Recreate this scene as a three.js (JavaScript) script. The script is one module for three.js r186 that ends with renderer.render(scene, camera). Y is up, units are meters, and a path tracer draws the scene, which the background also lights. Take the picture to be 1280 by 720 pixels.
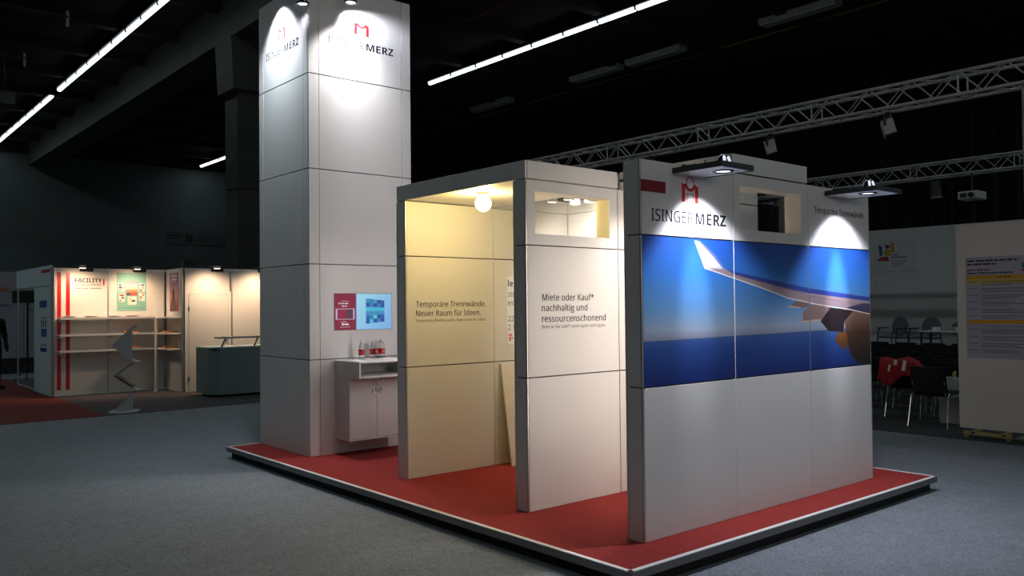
import * as THREE from 'three';
import { RoundedBoxGeometry } from 'three/addons/geometries/RoundedBoxGeometry.js';
import { mergeGeometries } from 'three/addons/utils/BufferGeometryUtils.js';
import { FontLoader } from 'three/addons/loaders/FontLoader.js';
import { TextGeometry } from 'three/addons/geometries/TextGeometry.js';
import { MarchingCubes } from 'three/addons/objects/MarchingCubes.js';
import { RectAreaLightUniformsLib } from 'three/addons/lights/RectAreaLightUniformsLib.js';

// ------------------------------------------------------------------ camera, light, exposure
const scene = new THREE.Scene();
scene.background = new THREE.Color(0x000000);
const camera = new THREE.PerspectiveCamera(37.646, 1280 / 720, 0.1, 120);
camera.position.set(-4.1871, 1.5425, 3.6455);
camera.rotation.order = 'YXZ';
camera.rotation.set(0.0211, -0.7025, -0.01);
scene.add(camera);
const renderer = new THREE.WebGLRenderer();
renderer.toneMapping = THREE.LinearToneMapping;
renderer.toneMappingExposure = 1.0;
renderer.shadowMap.enabled = true;
RectAreaLightUniformsLib.init();

const FLOOR = -0.126;                       // hall floor; y = 0 is the top of the stand's platform
const TUBE_Y = 8.0;
// the hall's rows of fluorescent battens, 8 m apart; one long area light each; unseen stretches and the stage row are added light without tubes
const TUBE_AND_ADDED_ROWS = [[1.64, -24.3, 13, 10], [1.64, -34.4, -24.9, 10], [9.74, -16.2, 13, 12], [9.74, -34.3, -30, 13], [-6.44, -34, -7, 24], [-6.44, -7, 13, 6], [17.8, 3, 13, 60]];
for (const [x, z0, z1, k] of TUBE_AND_ADDED_ROWS) {
  const l = new THREE.RectAreaLight(0xdaecee, k, 0.14, z1 - z0);
  l.position.set(x, TUBE_Y - 0.075, (z0 + z1) / 2);
  l.rotation.x = -Math.PI / 2;
  l.castShadow = true;
  scene.add(l);
}
// lit fascia added behind the camera to fill the stand with light (its light box is built further down)
const ADDED_FASCIA = { x: -2.4, y: 3.3, z: 11.2, w: 5, h: 1.1 };
{
  const l = new THREE.RectAreaLight(0xfff6ee, 6.2, ADDED_FASCIA.w - 0.1, ADDED_FASCIA.h - 0.1);
  l.position.set(ADDED_FASCIA.x, ADDED_FASCIA.y, ADDED_FASCIA.z - 0.02); l.castShadow = true; scene.add(l);
}
function spot(color, cd, from, to, angle, penumbra, size = 2) {
  const l = new THREE.SpotLight(color, cd, 0, angle, penumbra, 2);
  l.position.set(...from); l.target.position.set(...to);
  l.castShadow = true; l.shadow.radius = size; l.shadow.mapSize.set(1024, 1024);
  scene.add(l, l.target);
  return l;
}

// ------------------------------------------------------------------ helpers
let seed = 7;
const rnd = () => { seed = (seed * 1664525 + 1013904223) >>> 0; return seed / 4294967296; };
const taken = {};
function numbered(n) { const k = taken[n] || 0; taken[n] = k + 1; return k ? n + '_' + String(k).padStart(3, '0') : n; }
function thing(name, label, category, pos = [0, 0, 0], turn = 0, group) {
  const o = new THREE.Group(); o.name = numbered(name); o.position.set(...pos); o.rotation.y = turn;
  o.userData = { label, category }; if (group) o.userData.group = group;
  scene.add(o); return o;
}
function part(name, geo, mat, parent, pos = [0, 0, 0], rot) {
  const m = new THREE.Mesh(geo, mat); m.name = name; m.position.set(...pos); if (rot) m.rotation.set(...rot);
  m.castShadow = m.receiveShadow = true; parent.add(m); return m;
}
function solo(name, geo, mat, label, category, pos, rot, group) {
  const m = part(numbered(name), geo, mat, scene, pos, rot); m.userData = { label, category }; if (group) m.userData.group = group; return m;
}
function struct(name, geo, mat, pos, rot) {
  const m = part(numbered(name), geo, mat, scene, pos, rot); m.userData = { kind: 'structure', label: name.replace(/_/g, ' ') }; return m;
}
function copyOf(o, label) {
  const c = o.clone(); c.name = numbered(o.name.replace(/_\d\d\d$/, '')); c.userData = { ...o.userData }; if (label) c.userData.label = label;
  scene.add(c); return c;
}
const box = (w, h, d, r = 0) => r ? new RoundedBoxGeometry(w, h, d, 1, Math.min(r, w / 2.01, h / 2.01, d / 2.01)) : new THREE.BoxGeometry(w, h, d);
const cyl = (r0, r1, h, n = 20) => new THREE.CylinderGeometry(r0, r1, h, n);
function boxAt(x0, x1, y0, y1, z0, z1, r = 0) { const g = box(x1 - x0, y1 - y0, z1 - z0, r); g.translate((x0 + x1) / 2, (y0 + y1) / 2, (z0 + z1) / 2); return g; }
function bar(a, b, r, n = 8) {
  const A = new THREE.Vector3(...a), B = new THREE.Vector3(...b), d = B.clone().sub(A), g = new THREE.CylinderGeometry(r, r, d.length(), n);
  g.applyQuaternion(new THREE.Quaternion().setFromUnitVectors(new THREE.Vector3(0, 1, 0), d.clone().normalize()));
  const m = A.add(B).multiplyScalar(0.5); g.translate(m.x, m.y, m.z); return g;
}
function tube(pts, r, seg = 24, n = 8, tension = 0.3) {
  return new THREE.TubeGeometry(new THREE.CatmullRomCurve3(pts.map(p => new THREE.Vector3(...p)), false, 'catmullrom', tension), seg, r, n);
}
const merge = l => mergeGeometries(l.map(g => g.index ? g.toNonIndexed() : g));
function shapeOf(pts) { const s = new THREE.Shape(); pts.forEach(([x, y], i) => i ? s.lineTo(x, y) : s.moveTo(x, y)); s.closePath(); return s; }
const flat = (s, d = 0.001) => new THREE.ExtrudeGeometry(s, { depth: d, bevelEnabled: false, curveSegments: 20 });
function canvasTex(w, h, draw) {
  const c = document.createElement('canvas'); c.width = w; c.height = h; draw(c.getContext('2d'), w, h);
  const t = new THREE.CanvasTexture(c); t.colorSpace = THREE.SRGBColorSpace; return t;
}
// print too small to read: strokes the length of words
function words(g, x, y, w, h) { for (let a = x; a < x + w;) { const l = Math.min(h * (1.5 + rnd() * 4), x + w - a); g.fillRect(a, y - h, l, h); a += l + h * 0.7; } }
function noiseTex(size, f, srgb) {
  const d = new Uint8Array(size * size * 4);
  for (let i = 0; i < size * size; i++) { const v = f(i % size, (i / size) | 0, size); d[4 * i] = v[0]; d[4 * i + 1] = v[1]; d[4 * i + 2] = v[2]; d[4 * i + 3] = 255; }
  const t = new THREE.DataTexture(d, size, size); t.wrapS = t.wrapT = THREE.RepeatWrapping; t.magFilter = THREE.LinearFilter; t.minFilter = THREE.LinearMipmapLinearFilter; t.generateMipmaps = true;
  if (srgb) t.colorSpace = THREE.SRGBColorSpace; t.needsUpdate = true; return t;
}
// smooth tiling value noise for mottled patches
function patches(size, cells, amp) {
  const g = Array.from({ length: cells * cells }, () => rnd());
  return (x, y) => {
    const fx = x / size * cells, fy = y / size * cells, ix = fx | 0, iy = fy | 0; let u = fx - ix, v = fy - iy; u = u * u * (3 - 2 * u); v = v * v * (3 - 2 * v);
    const q = (a, b) => g[(a % cells) + (b % cells) * cells];
    return amp * ((q(ix, iy) * (1 - u) + q(ix + 1, iy) * u) * (1 - v) + (q(ix, iy + 1) * (1 - u) + q(ix + 1, iy + 1) * u) * v - 0.5);
  };
}
function uvMetres(g, s = 1) {            // box projection in metres
  const p = g.attributes.position, n = g.attributes.normal, uv = g.attributes.uv;
  for (let i = 0; i < p.count; i++) {
    const ax = Math.abs(n.getX(i)), ay = Math.abs(n.getY(i)), az = Math.abs(n.getZ(i));
    if (ay >= ax && ay >= az) uv.setXY(i, p.getX(i) * s, p.getZ(i) * s); else if (ax >= az) uv.setXY(i, p.getZ(i) * s, p.getY(i) * s); else uv.setXY(i, p.getX(i) * s, p.getY(i) * s);
  }
  return g;
}
const M = (color, roughness = 0.6, metalness = 0, extra = {}) => new THREE.MeshStandardMaterial({ color, roughness, metalness, ...extra });
const lin = (r, g, b) => new THREE.Color().setRGB(r, g, b);

// ------------------------------------------------------------------ materials
function carpetMat(base, amp, rep = 1) {
  const a = patches(256, 9, 0.05), b = patches(256, 40, 0.08);
  const t = noiseTex(256, (x, y) => { const k = 1 + a(x, y) + b(x, y) + (rnd() - 0.5) * amp; return base.map(c => Math.max(0, Math.min(255, c * k))); }, true);
  const bt = noiseTex(256, () => { const v = rnd() * 255; return [v, v, v]; });
  t.repeat.set(rep, rep); bt.repeat.set(rep * 3, rep * 3);
  return M(0xffffff, 0.95, 0, { map: t, bumpMap: bt, bumpScale: 0.003 });
}
function mottled(base, amp, rough, metal = 0, cells = 6) {
  const a = patches(256, cells, amp), b = patches(256, cells * 5, amp * 0.6);
  return M(0xffffff, rough, metal, { map: noiseTex(256, (x, y) => { const k = 1 + a(x, y) + b(x, y) + (rnd() - 0.5) * amp * 0.4; return base.map(c => Math.max(0, Math.min(255, c * k))); }, true) });
}
const mat = {
  hallCarpet: carpetMat([118, 124, 132], 0.4, 0.7),
  redCarpet: carpetMat([148, 36, 31], 0.4, 1.4),
  aisleRed: carpetMat([98, 29, 19], 0.4, 1),
  boothCarpet: carpetMat([70, 66, 70], 0.4, 1),
  seatCarpet: carpetMat([52, 54, 57], 0.4, 1),
  concrete: mottled([44, 47, 43], 0.22, 0.9),
  ceiling: mottled([26, 27, 25], 0.3, 0.95),
  hallWall: mottled([76, 84, 83], 0.1, 0.85),
  panel: M(lin(0.66, 0.655, 0.65), 0.36),
  panelMatt: M(lin(0.66, 0.655, 0.65), 0.5),
  alu: M(lin(0.62, 0.62, 0.62), 0.38, 0.85),
  aluPale: M(lin(0.75, 0.75, 0.74), 0.45, 0.2),
  joint: M(lin(0.09, 0.09, 0.09), 0.7),
  cream: M(lin(0.7, 0.67, 0.57), 0.5),
  black: M(0x0b0b0c, 0.55), blackGloss: M(0x08080a, 0.25), darkGrey: M(0x2c2e31, 0.5), plinth: M(0x0d0d0f, 0.8),
  chrome: M(0xd8dade, 0.12, 1), whitePaint: M(lin(0.76, 0.75, 0.73), 0.45), whiteGloss: M(lin(0.8, 0.8, 0.8), 0.2),
  textDark: new THREE.MeshPhysicalMaterial({ color: 0x1d1b24, roughness: 0.4, specularIntensity: 0.3 }), textGrey: M(0x8d8880, 0.6), red: M(0xc11f25, 0.36), darkRed: M(0x7c1018, 0.45),
  curtain: M(0x17171c, 0.95), glass: new THREE.MeshPhysicalMaterial({ color: 0xffffff, transmission: 1, thickness: 0, roughness: 0.02, ior: 1.5 }),
  truss: M(lin(0.42, 0.42, 0.42), 0.4, 0.7), booth: M(lin(0.72, 0.7, 0.66), 0.6), boothBlue: M(lin(0.55, 0.72, 0.76), 0.6),
  teal: M(lin(0.2, 0.27, 0.26), 0.55), cloth: M(0x0d0e11, 0.9), greyCloth: M(0x6d6974, 0.9), greyPlate: M(lin(0.45, 0.47, 0.5), 0.4, 0.1),
  tubeGlow: M(0xffffff, 0.5, 0, { emissive: 0xe9f6ff, emissiveIntensity: 2.2 }),
  discGlow: M(0xffffff, 0.5, 0, { emissive: 0xf4f6ff, emissiveIntensity: 3 }),
  domeHighlightGlow: M(0xffffff, 0.5, 0, { emissive: 0xe4e8ff, emissiveIntensity: 0.9 }),  // for the highlight strips on the lamp domes
  warmGlow: M(0xffffff, 0.5, 0, { emissive: 0xffe2b0, emissiveIntensity: 5 }),
  greyWall: M(lin(0.68, 0.72, 0.74), 0.7), greigeWall: M(lin(0.66, 0.6, 0.56), 0.7),
};
const fontR = await new FontLoader().loadAsync('fonts/droid/droid_sans_regular.typeface.json');
const fontB = await new FontLoader().loadAsync('fonts/droid/droid_sans_bold.typeface.json');
// lettering: left x, baseline y, width, cap height (of the given reference letter), in the plane's own metres
function letters(str, font, x, y, w, cap, depth = 0.0012) {
  const g = new TextGeometry(str, { font, size: 1, depth: 1, curveSegments: 4, bevelEnabled: false });
  const ref = new TextGeometry('E', { font, size: 1, depth: 1, curveSegments: 2, bevelEnabled: false }); ref.computeBoundingBox(); g.computeBoundingBox();
  const b = g.boundingBox, sx = w / (b.max.x - b.min.x), sy = cap / (ref.boundingBox.max.y - ref.boundingBox.min.y);
  g.translate(-b.min.x, 0, 0); g.scale(sx, sy, depth); g.translate(x, y, 0); return g;
}

// ------------------------------------------------------------------ hall shell
struct('floor', uvMetres(boxAt(-16, 21, FLOOR - 0.2, FLOOR, -35.5, 14.5)), mat.hallCarpet);
struct('ceiling', uvMetres(boxAt(-16, 21, 8.3, 8.6, -35.5, 14.5), 0.25), mat.ceiling);
struct('wall_back', uvMetres(boxAt(-16, 21, FLOOR, 8.3, -35.5, -35), 0.2), mat.hallWall);
struct('wall_right', uvMetres(boxAt(20.6, 21, FLOOR, 8.3, -35, 14.1), 0.2), mat.ceiling);
struct('wall_left', uvMetres(boxAt(-16, -15.6, FLOOR, 8.3, -35, 14.1), 0.2), mat.hallWall);
struct('wall_front', uvMetres(boxAt(-15.6, 20.6, FLOOR, 8.3, 14.1, 14.5), 0.2), mat.hallWall);
struct('trim_1', uvMetres(boxAt(-15.6, 20.6, 7.9, 8.3, -34.99, -34.8), 0.3), mat.ceiling);
for (const [x0, x1] of [[2.9, 3.7], [-5.2, -4.4]]) struct('ceiling_beam', uvMetres(boxAt(x0, x1, 7.4, 8.3, -34.8, 14.1), 0.3), mat.concrete);
for (let z = -33; z < 13; z += 2.6) struct('ceiling_rib', uvMetres(boxAt(-15.6, 20.6, 8.08, 8.3, z, z + 0.24), 0.3), mat.ceiling);
// concrete column with corbel head
{
  const c = new THREE.Group(); c.name = 'concrete_column'; c.position.set(3.36, FLOOR, -14.3); c.userData = { kind: 'structure', label: 'concrete column carrying the ceiling beam' }; scene.add(c);
  for (let i = 0; i < 3; i++) part('shaft_segment', uvMetres(boxAt(-0.34, 0.34, i * 2.13, (i + 1) * 2.13 - 0.012, -0.34, 0.34, 0.015), 0.5), mat.concrete, c);
  const s = shapeOf([[-0.46, 0], [0.46, 0], [0.52, 1.14], [-0.52, 1.14]]);
  const g = new THREE.ExtrudeGeometry(s, { depth: 0.9, bevelEnabled: false }); g.translate(0, 6.385, -0.45);
  part('corbel', uvMetres(g, 0.5), mat.concrete, c);
}
// carpets of the neighbouring areas
const lay = (name, pts, m, h) => { const g = new THREE.ExtrudeGeometry(shapeOf(pts.map(([x, z]) => [x, -z])), { depth: h, bevelEnabled: false }); g.rotateX(-Math.PI / 2); struct(name, uvMetres(g), m, [0, FLOOR, 0]); };
lay('floor_red_carpet', [[-9, -10.62], [-0.49, -10.66], [-0.36, -14.6], [-0.36, -24], [-9, -24]], mat.aisleRed, 0.006);
lay('floor_booth_carpet', [[-0.49, -10.66], [7.5, -10.75], [7.5, -20], [-0.36, -20], [-0.36, -14.6]], mat.boothCarpet, 0.007);
lay('floor_seating_carpet', [[6.56, 3], [19, 3], [19, -14], [6.56, -14]], mat.seatCarpet, 0.006);

// ------------------------------------------------------------------ fluorescent battens
{
  const SEG = 1.13, proto = new THREE.Group();
  part('housing', boxAt(-0.1, 0.1, 0.03, 0.12, -SEG / 2 + 0.02, SEG / 2 - 0.02), mat.darkGrey, proto);
  part('lamp_tube', bar([0, 0, -SEG / 2 + 0.04], [0, 0, SEG / 2 - 0.04], 0.062, 10), mat.tubeGlow, proto);
  part('end_clip', boxAt(-0.08, 0.08, -0.045, 0.1, -SEG / 2, -SEG / 2 + 0.03), mat.black, proto);
  const hang = boxAt(-0.02, 0.02, 0.12, 0.3, -0.04, 0.04);
  part('hanger', hang, mat.black, proto);
  const row = (x, z0, z1, label, group) => { for (let z = z1 - SEG / 2; z > z0; z -= SEG) { const o = proto.clone(); o.name = numbered('fluorescent_light'); o.position.set(x, TUBE_Y, z); o.userData = { label, category: 'ceiling light', group }; scene.add(o); } };
  row(1.64, -23.9, -9, 'lit white fluorescent tube batten in the long ceiling row left of the concrete beam', 'tube lights of the near row');
  row(1.64, -34.4, -24.6, 'lit white fluorescent tube batten in the ceiling row ending at the hall back wall', 'tube lights of the far end of the near row');
  row(9.74, -16.4, -4, 'lit white fluorescent tube batten in the ceiling row above the white tower', 'tube lights of the second row');
  row(9.74, -34.3, -30, 'lit white fluorescent tube batten seen small beside the concrete column', 'tube lights at the far end of the second row');
  // unlit fittings
  for (const [z0, z1] of [[-13.8, -11.95], [-11.65, -9.8], [-7.5, -5.6], [-18.5, -16.6]]) {
    const t = thing('unlit_ceiling_light', 'unlit pale ceiling light fitting hanging in the dark above the truss', 'ceiling light', [12.98, 8, (z0 + z1) / 2], 0, 'unlit light fittings');
    part('housing', boxAt(-0.16, 0.16, 0.02, 0.14, -(z1 - z0) / 2, (z1 - z0) / 2), M(0x8a8e90, 0.6), t);
    part('diffuser', boxAt(-0.13, 0.13, -0.02, 0.02, -(z1 - z0) / 2 + 0.03, (z1 - z0) / 2 - 0.03), M(0x9aa09e, 0.5), t);
    for (const s of [-0.6, 0.6]) part('hanger', boxAt(-0.015, 0.015, 0.14, 0.3, s - 0.02, s + 0.02), mat.black, t);
  }
  solo('ceiling_pipe', bar([14, 8.15, -34], [14, 8.15, 10], 0.03, 8), M(0x6a5a1c, 0.6), 'thin dull yellow pipe running along the dark ceiling', 'pipe');
  solo('sprinkler_pipe', bar([7.4, 8.04, -34], [7.4, 8.04, 10], 0.035, 8), M(0x5a1c14, 0.6), 'thin dull red sprinkler pipe along the ceiling behind the tower top', 'pipe');
  // hanging loudspeaker near the left row
  const sp = thing('hanging_loudspeaker', 'small dark loudspeaker box hanging on a wire below the ceiling', 'loudspeaker', [-0.35, 6.55, -20]);
  part('cabinet', boxAt(-0.2, 0.2, 0, 0.34, -0.18, 0.18, 0.02), mat.black, sp); part('grille', boxAt(-0.17, 0.17, 0.03, 0.31, 0.18, 0.19), mat.darkGrey, sp); part('wire', bar([0, 0.34, 0], [0, 1.75, 0], 0.008, 6), mat.darkGrey, sp);
  for (const [x, z] of [[-0.2, -16.6], [-0.3, -20.6], [-0.2, -12.6]]) {
    const t = thing('cable_bracket', 'small metal cable bracket fixed under the dark ceiling ribs', 'bracket', [x, 7.86, z], 0, 'brackets under the ceiling');
    part('rail', boxAt(-0.9, 0.5, 0.06, 0.12, -0.03, 0.03), mat.darkGrey, t); part('hook', boxAt(-0.92, -0.86, -0.12, 0.22, -0.03, 0.03), mat.greyPlate, t); part('hook', boxAt(0.46, 0.52, -0.12, 0.22, -0.03, 0.03), mat.greyPlate, t);
  }
}

// ------------------------------------------------------------------ stage curtain and trusses
{
  const L = 46, n = 760, g = new THREE.PlaneGeometry(L, 8.2, n, 1), p = g.attributes.position;
  for (let i = 0; i < p.count; i++) { const u = p.getX(i); p.setZ(i, 0.1 * Math.sin(u * 11 + 1.3 * Math.sin(u * 0.9)) + 0.05 * Math.sin(u * 23 + 2)); }
  g.computeVertexNormals();
  const m = mat.curtain; m.side = THREE.DoubleSide;
  solo('stage_curtain', g, m, 'tall black pleated curtain hanging behind the trusses and seating area', 'curtain', [19.7, 4.02, -11.5], [0, -Math.PI / 2, 0]);
}
function truss(x, y, z0, z1, label) {
  const t = thing('lighting_truss', label, 'truss', [x, y, 0]), S = 0.29, c = [[0, 0], [S, 0], [0, S], [S, S]], step = 0.29;
  for (const [a, b] of c) part('chord', bar([a, b, z0], [a, b, z1], 0.025, 10), mat.truss, t);
  const diag = { l: bar([0, 0, -step / 2], [0, S, step / 2], 0.0095, 6), lr: bar([0, S, -step / 2], [0, 0, step / 2], 0.0095, 6), b: bar([0, 0, -step / 2], [S, 0, step / 2], 0.0095, 6), br: bar([S, 0, -step / 2], [0, 0, step / 2], 0.0095, 6) };
  let i = 0;
  for (let z = z1 - step / 2; z > z0; z -= step, i++) {
    part('brace', i % 2 ? diag.l : diag.lr, mat.truss, t, [0, 0, z]); part('brace', i % 2 ? diag.lr : diag.l, mat.truss, t, [S, 0, z]);
    part('brace', i % 2 ? diag.b : diag.br, mat.truss, t, [0, 0, z]); part('brace', i % 2 ? diag.br : diag.b, mat.truss, t, [0, S, z]);
    if (i % 7 === 6) for (const [a, b, d, e] of [[0, 0, 0, S], [S, 0, S, S], [0, 0, S, 0], [0, S, S, S]]) part('end_brace', bar([a, b, 0], [d, e, 0], 0.0125, 6), mat.truss, t, [0, 0, z - step / 2]);
  }
  return t;
}
truss(7.06, 4.17, -12, 1.2, 'long silver lighting truss carrying grey floodlights above the stand');
truss(14.05, 4.17, -12, 3.5, 'silver lighting truss carrying the projector, farther back before the curtain');
{
  const t = thing('truss_post', 'slim upright silver post carrying the truss behind the programme partition', 'post', [7.13, FLOOR, -0.1]);
  part('post_tube', bar([0, 0, 0], [0, 4.27, 0], 0.028, 12), mat.truss, t); part('foot_plate', boxAt(-0.15, 0.15, 0, 0.012, -0.15, 0.15), mat.truss, t); part('post_tube', bar([0.26, 0, 0], [0.26, 4.27, 0], 0.028, 12), mat.truss, t);
  for (let y = 0.4; y < 4.1; y += 0.45) part('rung', bar([0, y, 0], [0.26, y + 0.22, 0], 0.009, 6), mat.truss, t);
}
function flood(z, label) {
  const t = thing('truss_floodlight', label, 'floodlight', [7.2, 4.11, z]);
  part('clamp', boxAt(-0.03, 0.03, -0.04, 0.03, -0.03, 0.03), mat.darkGrey, t);
  part('yoke', merge([boxAt(-0.11, -0.1, -0.17, -0.03, -0.02, 0.02), boxAt(0.1, 0.11, -0.17, -0.03, -0.02, 0.02), boxAt(-0.11, 0.11, -0.045, -0.03, -0.02, 0.02)]), mat.darkGrey, t);
  const h = part('lamp_housing', box(0.19, 0.22, 0.16, 0.02), M(lin(0.42, 0.42, 0.42), 0.5), t, [0, -0.19, 0], [-0.3, 0.5, 0]);
  part('visor', boxAt(-0.09, 0.09, -0.12, -0.108, -0.07, 0.09), mat.black, h);
}
flood(-1.8, 'grey floodlight clamped under the long truss, closest to the truss post');
flood(-3.63, 'grey floodlight clamped under the long truss, over the stand\'s far corner');
flood(-6.0, 'grey floodlight under the long truss, half hidden behind the mural wall');
{
  const t = thing('ceiling_projector', 'pale projector hanging from the farther truss before the black curtain', 'projector', [14.2, 3.62, -3.44]);
  part('body', boxAt(-0.22, 0.22, 0, 0.17, -0.2, 0.2, 0.025), M(0xb9bcbc, 0.5), t); part('lens', bar([-0.22, 0.085, 0.07], [-0.27, 0.085, 0.07], 0.05, 16), mat.black, t); part('bracket', bar([0, 0.17, 0], [0, 0.55, 0], 0.02, 8), mat.darkGrey, t);
  part('vent', boxAt(-0.225, -0.219, 0.04, 0.13, -0.15, -0.02), mat.darkGrey, t);
  const f = thing('spotlight_can', 'dim grey can spotlight hanging beside the projector', 'spotlight', [14.2, 3.67, -4.15]);
  part('can', merge([bar([0, 0.1, 0], [-0.03, 0.42, 0], 0.1, 16)]), M(0x3a3b3d, 0.6), f); part('lens_ring', bar([0.004, 0.06, 0], [0, 0.1, 0], 0.11, 16), M(0x77797b, 0.4), f); part('yoke', bar([-0.02, 0.42, 0], [-0.02, 0.46, 0], 0.03, 8), mat.black, f);
}

// ------------------------------------------------------------------ the stand: platform
const PX0 = -0.514, PX1 = 3.509, PZ0 = -5.66, PZ1 = 0.34;
{
  const t = thing('stand_platform', 'low red carpeted platform with pale metal edging under the white stand', 'platform', [0, FLOOR, 0]), H = -FLOOR;
  part('plinth', boxAt(PX0 + 0.045, PX1 - 0.045, 0, H - 0.045, PZ0 + 0.045, PZ1 - 0.045), mat.plinth, t);
  part('deck', boxAt(PX0 + 0.006, PX1 - 0.006, H - 0.045, H - 0.006, PZ0 + 0.006, PZ1 - 0.006), mat.darkGrey, t);
  part('carpet', uvMetres(boxAt(PX0 + 0.02, PX1 - 0.02, H - 0.006, H, PZ0 + 0.02, PZ1 - 0.02)), mat.redCarpet, t);
  const w = 0.034;
  for (const [x0, x1, z0, z1] of [[PX0, PX0 + w, PZ0, PZ1], [PX1 - w, PX1, PZ0, PZ1], [PX0, PX1, PZ0, PZ0 + 0.024], [PX0, PX1, PZ1 - w, PZ1]]) part('edge_trim', boxAt(x0, x1, H - 0.004, H + 0.003, z0, z1, 0.002), mat.aluPale, t);
  for (const [x0, x1, z0, z1] of [[PX0, PX0 + 0.005, PZ0, PZ1], [PX1 - 0.005, PX1, PZ0, PZ1], [PX0, PX1, PZ0, PZ0 + 0.005], [PX0, PX1, PZ1 - 0.005, PZ1]]) part('edge_fascia', boxAt(x0, x1, H - 0.05, H - 0.004, z0, z1), M(lin(0.19, 0.19, 0.2), 0.5, 0.3), t);
}

// ------------------------------------------------------------------ the stand: modular walls
const T = 0.147, PT = 0.018, G = 0.005, GH = 0.009;   // wall thickness, panel thickness, half joints
function windowPanel(w, h, hx0, hx1, hy0, hy1) {
  const s = shapeOf([[0, 0], [w, 0], [w, h], [0, h]]); const q = new THREE.Path(); q.moveTo(hx0, hy0); q.lineTo(hx1, hy0); q.lineTo(hx1, hy1); q.lineTo(hx0, hy1); q.closePath(); s.holes.push(q);
  return new THREE.ExtrudeGeometry(s, { depth: PT, bevelEnabled: false });
}
// cols: joints along local x; rows: joints in y; win: set of 'c,r' with a glazed opening; header: [x0, x1] raised fascia
function makeWall(t, cols, rows, opt = {}) {
  const x0 = cols[0], x1 = cols[cols.length - 1], Y = rows[rows.length - 1], win = opt.win || [], e = 0.014, core = [];
  const has = (c, r) => win.some(w => w[0] === c && w[1] === r);
  for (let r = 0; r < rows.length - 1; r++) for (let c = 0; c < cols.length - 1; c++) {
    const a = cols[c] + (c ? G : e), b = cols[c + 1] - (c === cols.length - 2 ? e : G), y0 = rows[r] + (r ? GH / 2 : 0.002), y1 = rows[r + 1] - GH / 2;
    const own = opt.face && opt.face(c, r);
    if (!has(c, r)) {
      core.push(boxAt(cols[c] + 0.004, cols[c + 1] - 0.004, rows[r] + 0.001, rows[r + 1] - 0.001, -T + PT + 0.001, -PT - 0.001));
      const f = part('panel', boxAt(a, b, y0, y1, -PT, 0, 0.002), mat.panel, t);
      if (own) own(t, a, b, y0, y1);
      part('panel', boxAt(a, b, y0, y1, -T, -T + PT, 0.002), mat.panel, t);
    } else {
      const w = b - a, h = y1 - y0, hx0 = 0.08, hx1 = w - 0.095, hy0 = 0.083, hy1 = h - 0.085;
      const g1 = windowPanel(w, h, hx0, hx1, hy0, hy1), g2 = g1.clone(); g1.translate(a, y0, -PT); g2.translate(a, y0, -T);
      part('window_panel', g1, mat.panel, t); part('window_panel', g2, mat.panel, t);
      const X0 = a + hx0, X1 = a + hx1, Y0 = y0 + hy0, Y1 = y0 + hy1, z0 = -T + PT, z1 = -PT;
      part('window_lining', merge([boxAt(X0 - 0.015, X0, Y0 - 0.015, Y1 + 0.015, z0, z1), boxAt(X1, X1 + 0.015, Y0 - 0.015, Y1 + 0.015, z0, z1), boxAt(X0, X1, Y0 - 0.015, Y0, z0, z1), boxAt(X0, X1, Y1, Y1 + 0.015, z0, z1)]), mat.cream, t);
      core.push(boxAt(cols[c] + 0.004, X0 - 0.016, rows[r] + 0.001, rows[r + 1] - 0.001, z0 + 0.001, z1 - 0.001), boxAt(X1 + 0.016, cols[c + 1] - 0.004, rows[r] + 0.001, rows[r + 1] - 0.001, z0 + 0.001, z1 - 0.001), boxAt(X0 - 0.016, X1 + 0.016, rows[r] + 0.001, Y0 - 0.016, z0 + 0.001, z1 - 0.001), boxAt(X0 - 0.016, X1 + 0.016, Y1 + 0.016, rows[r + 1] - 0.001, z0 + 0.001, z1 - 0.001));
      part('window_pane', boxAt(X0, X1, Y0, Y1, -0.102, -0.098), mat.glass, t);
    }
  }
  part('core', merge(core), mat.joint, t);
  for (let c = 1; c < cols.length - 1; c++) { part('joint_profile', boxAt(cols[c] - 0.0035, cols[c] + 0.0035, 0.002, Y - 0.002, -0.017, -0.003), opt.joint || mat.alu, t); part('joint_profile', boxAt(cols[c] - 0.0035, cols[c] + 0.0035, 0.002, Y - 0.002, -T + 0.003, -T + 0.017), mat.alu, t); }
  for (const [xa, xb] of [[x0, x0 + e - 0.002], [x1 - e + 0.002, x1]]) for (const [za, zb] of [[-e + 0.002, 0], [-T, -T + e - 0.002]])
    for (let r = 0; r < rows.length - 1; r++) part('corner_profile', boxAt(xa, xb, rows[r] + (r ? GH / 2 : 0.001), rows[r + 1] - GH / 2, za, zb, 0.002), mat.alu, t);
  for (let r = 0; r < rows.length - 1; r++) for (const [xa, xb] of [[x0 + 0.0005, x0 + 0.0035], [x1 - 0.0035, x1 - 0.0005]])
    part('end_cap', boxAt(xa, xb, rows[r] + (r ? GH / 2 : 0.002), rows[r + 1] - GH / 2, -T + e, -e), mat.panelMatt, t);
  for (const r of rows.slice(1, -1)) for (const x of [x0, x1 - 0.01]) part('connector', boxAt(x, x + 0.01, r - 0.004, r + 0.004, -T, -T + 0.03), mat.aluPale, t);
  return t;
}
const ROWS = [0, 1, 2, 2.5], W = 1.0165;
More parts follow.
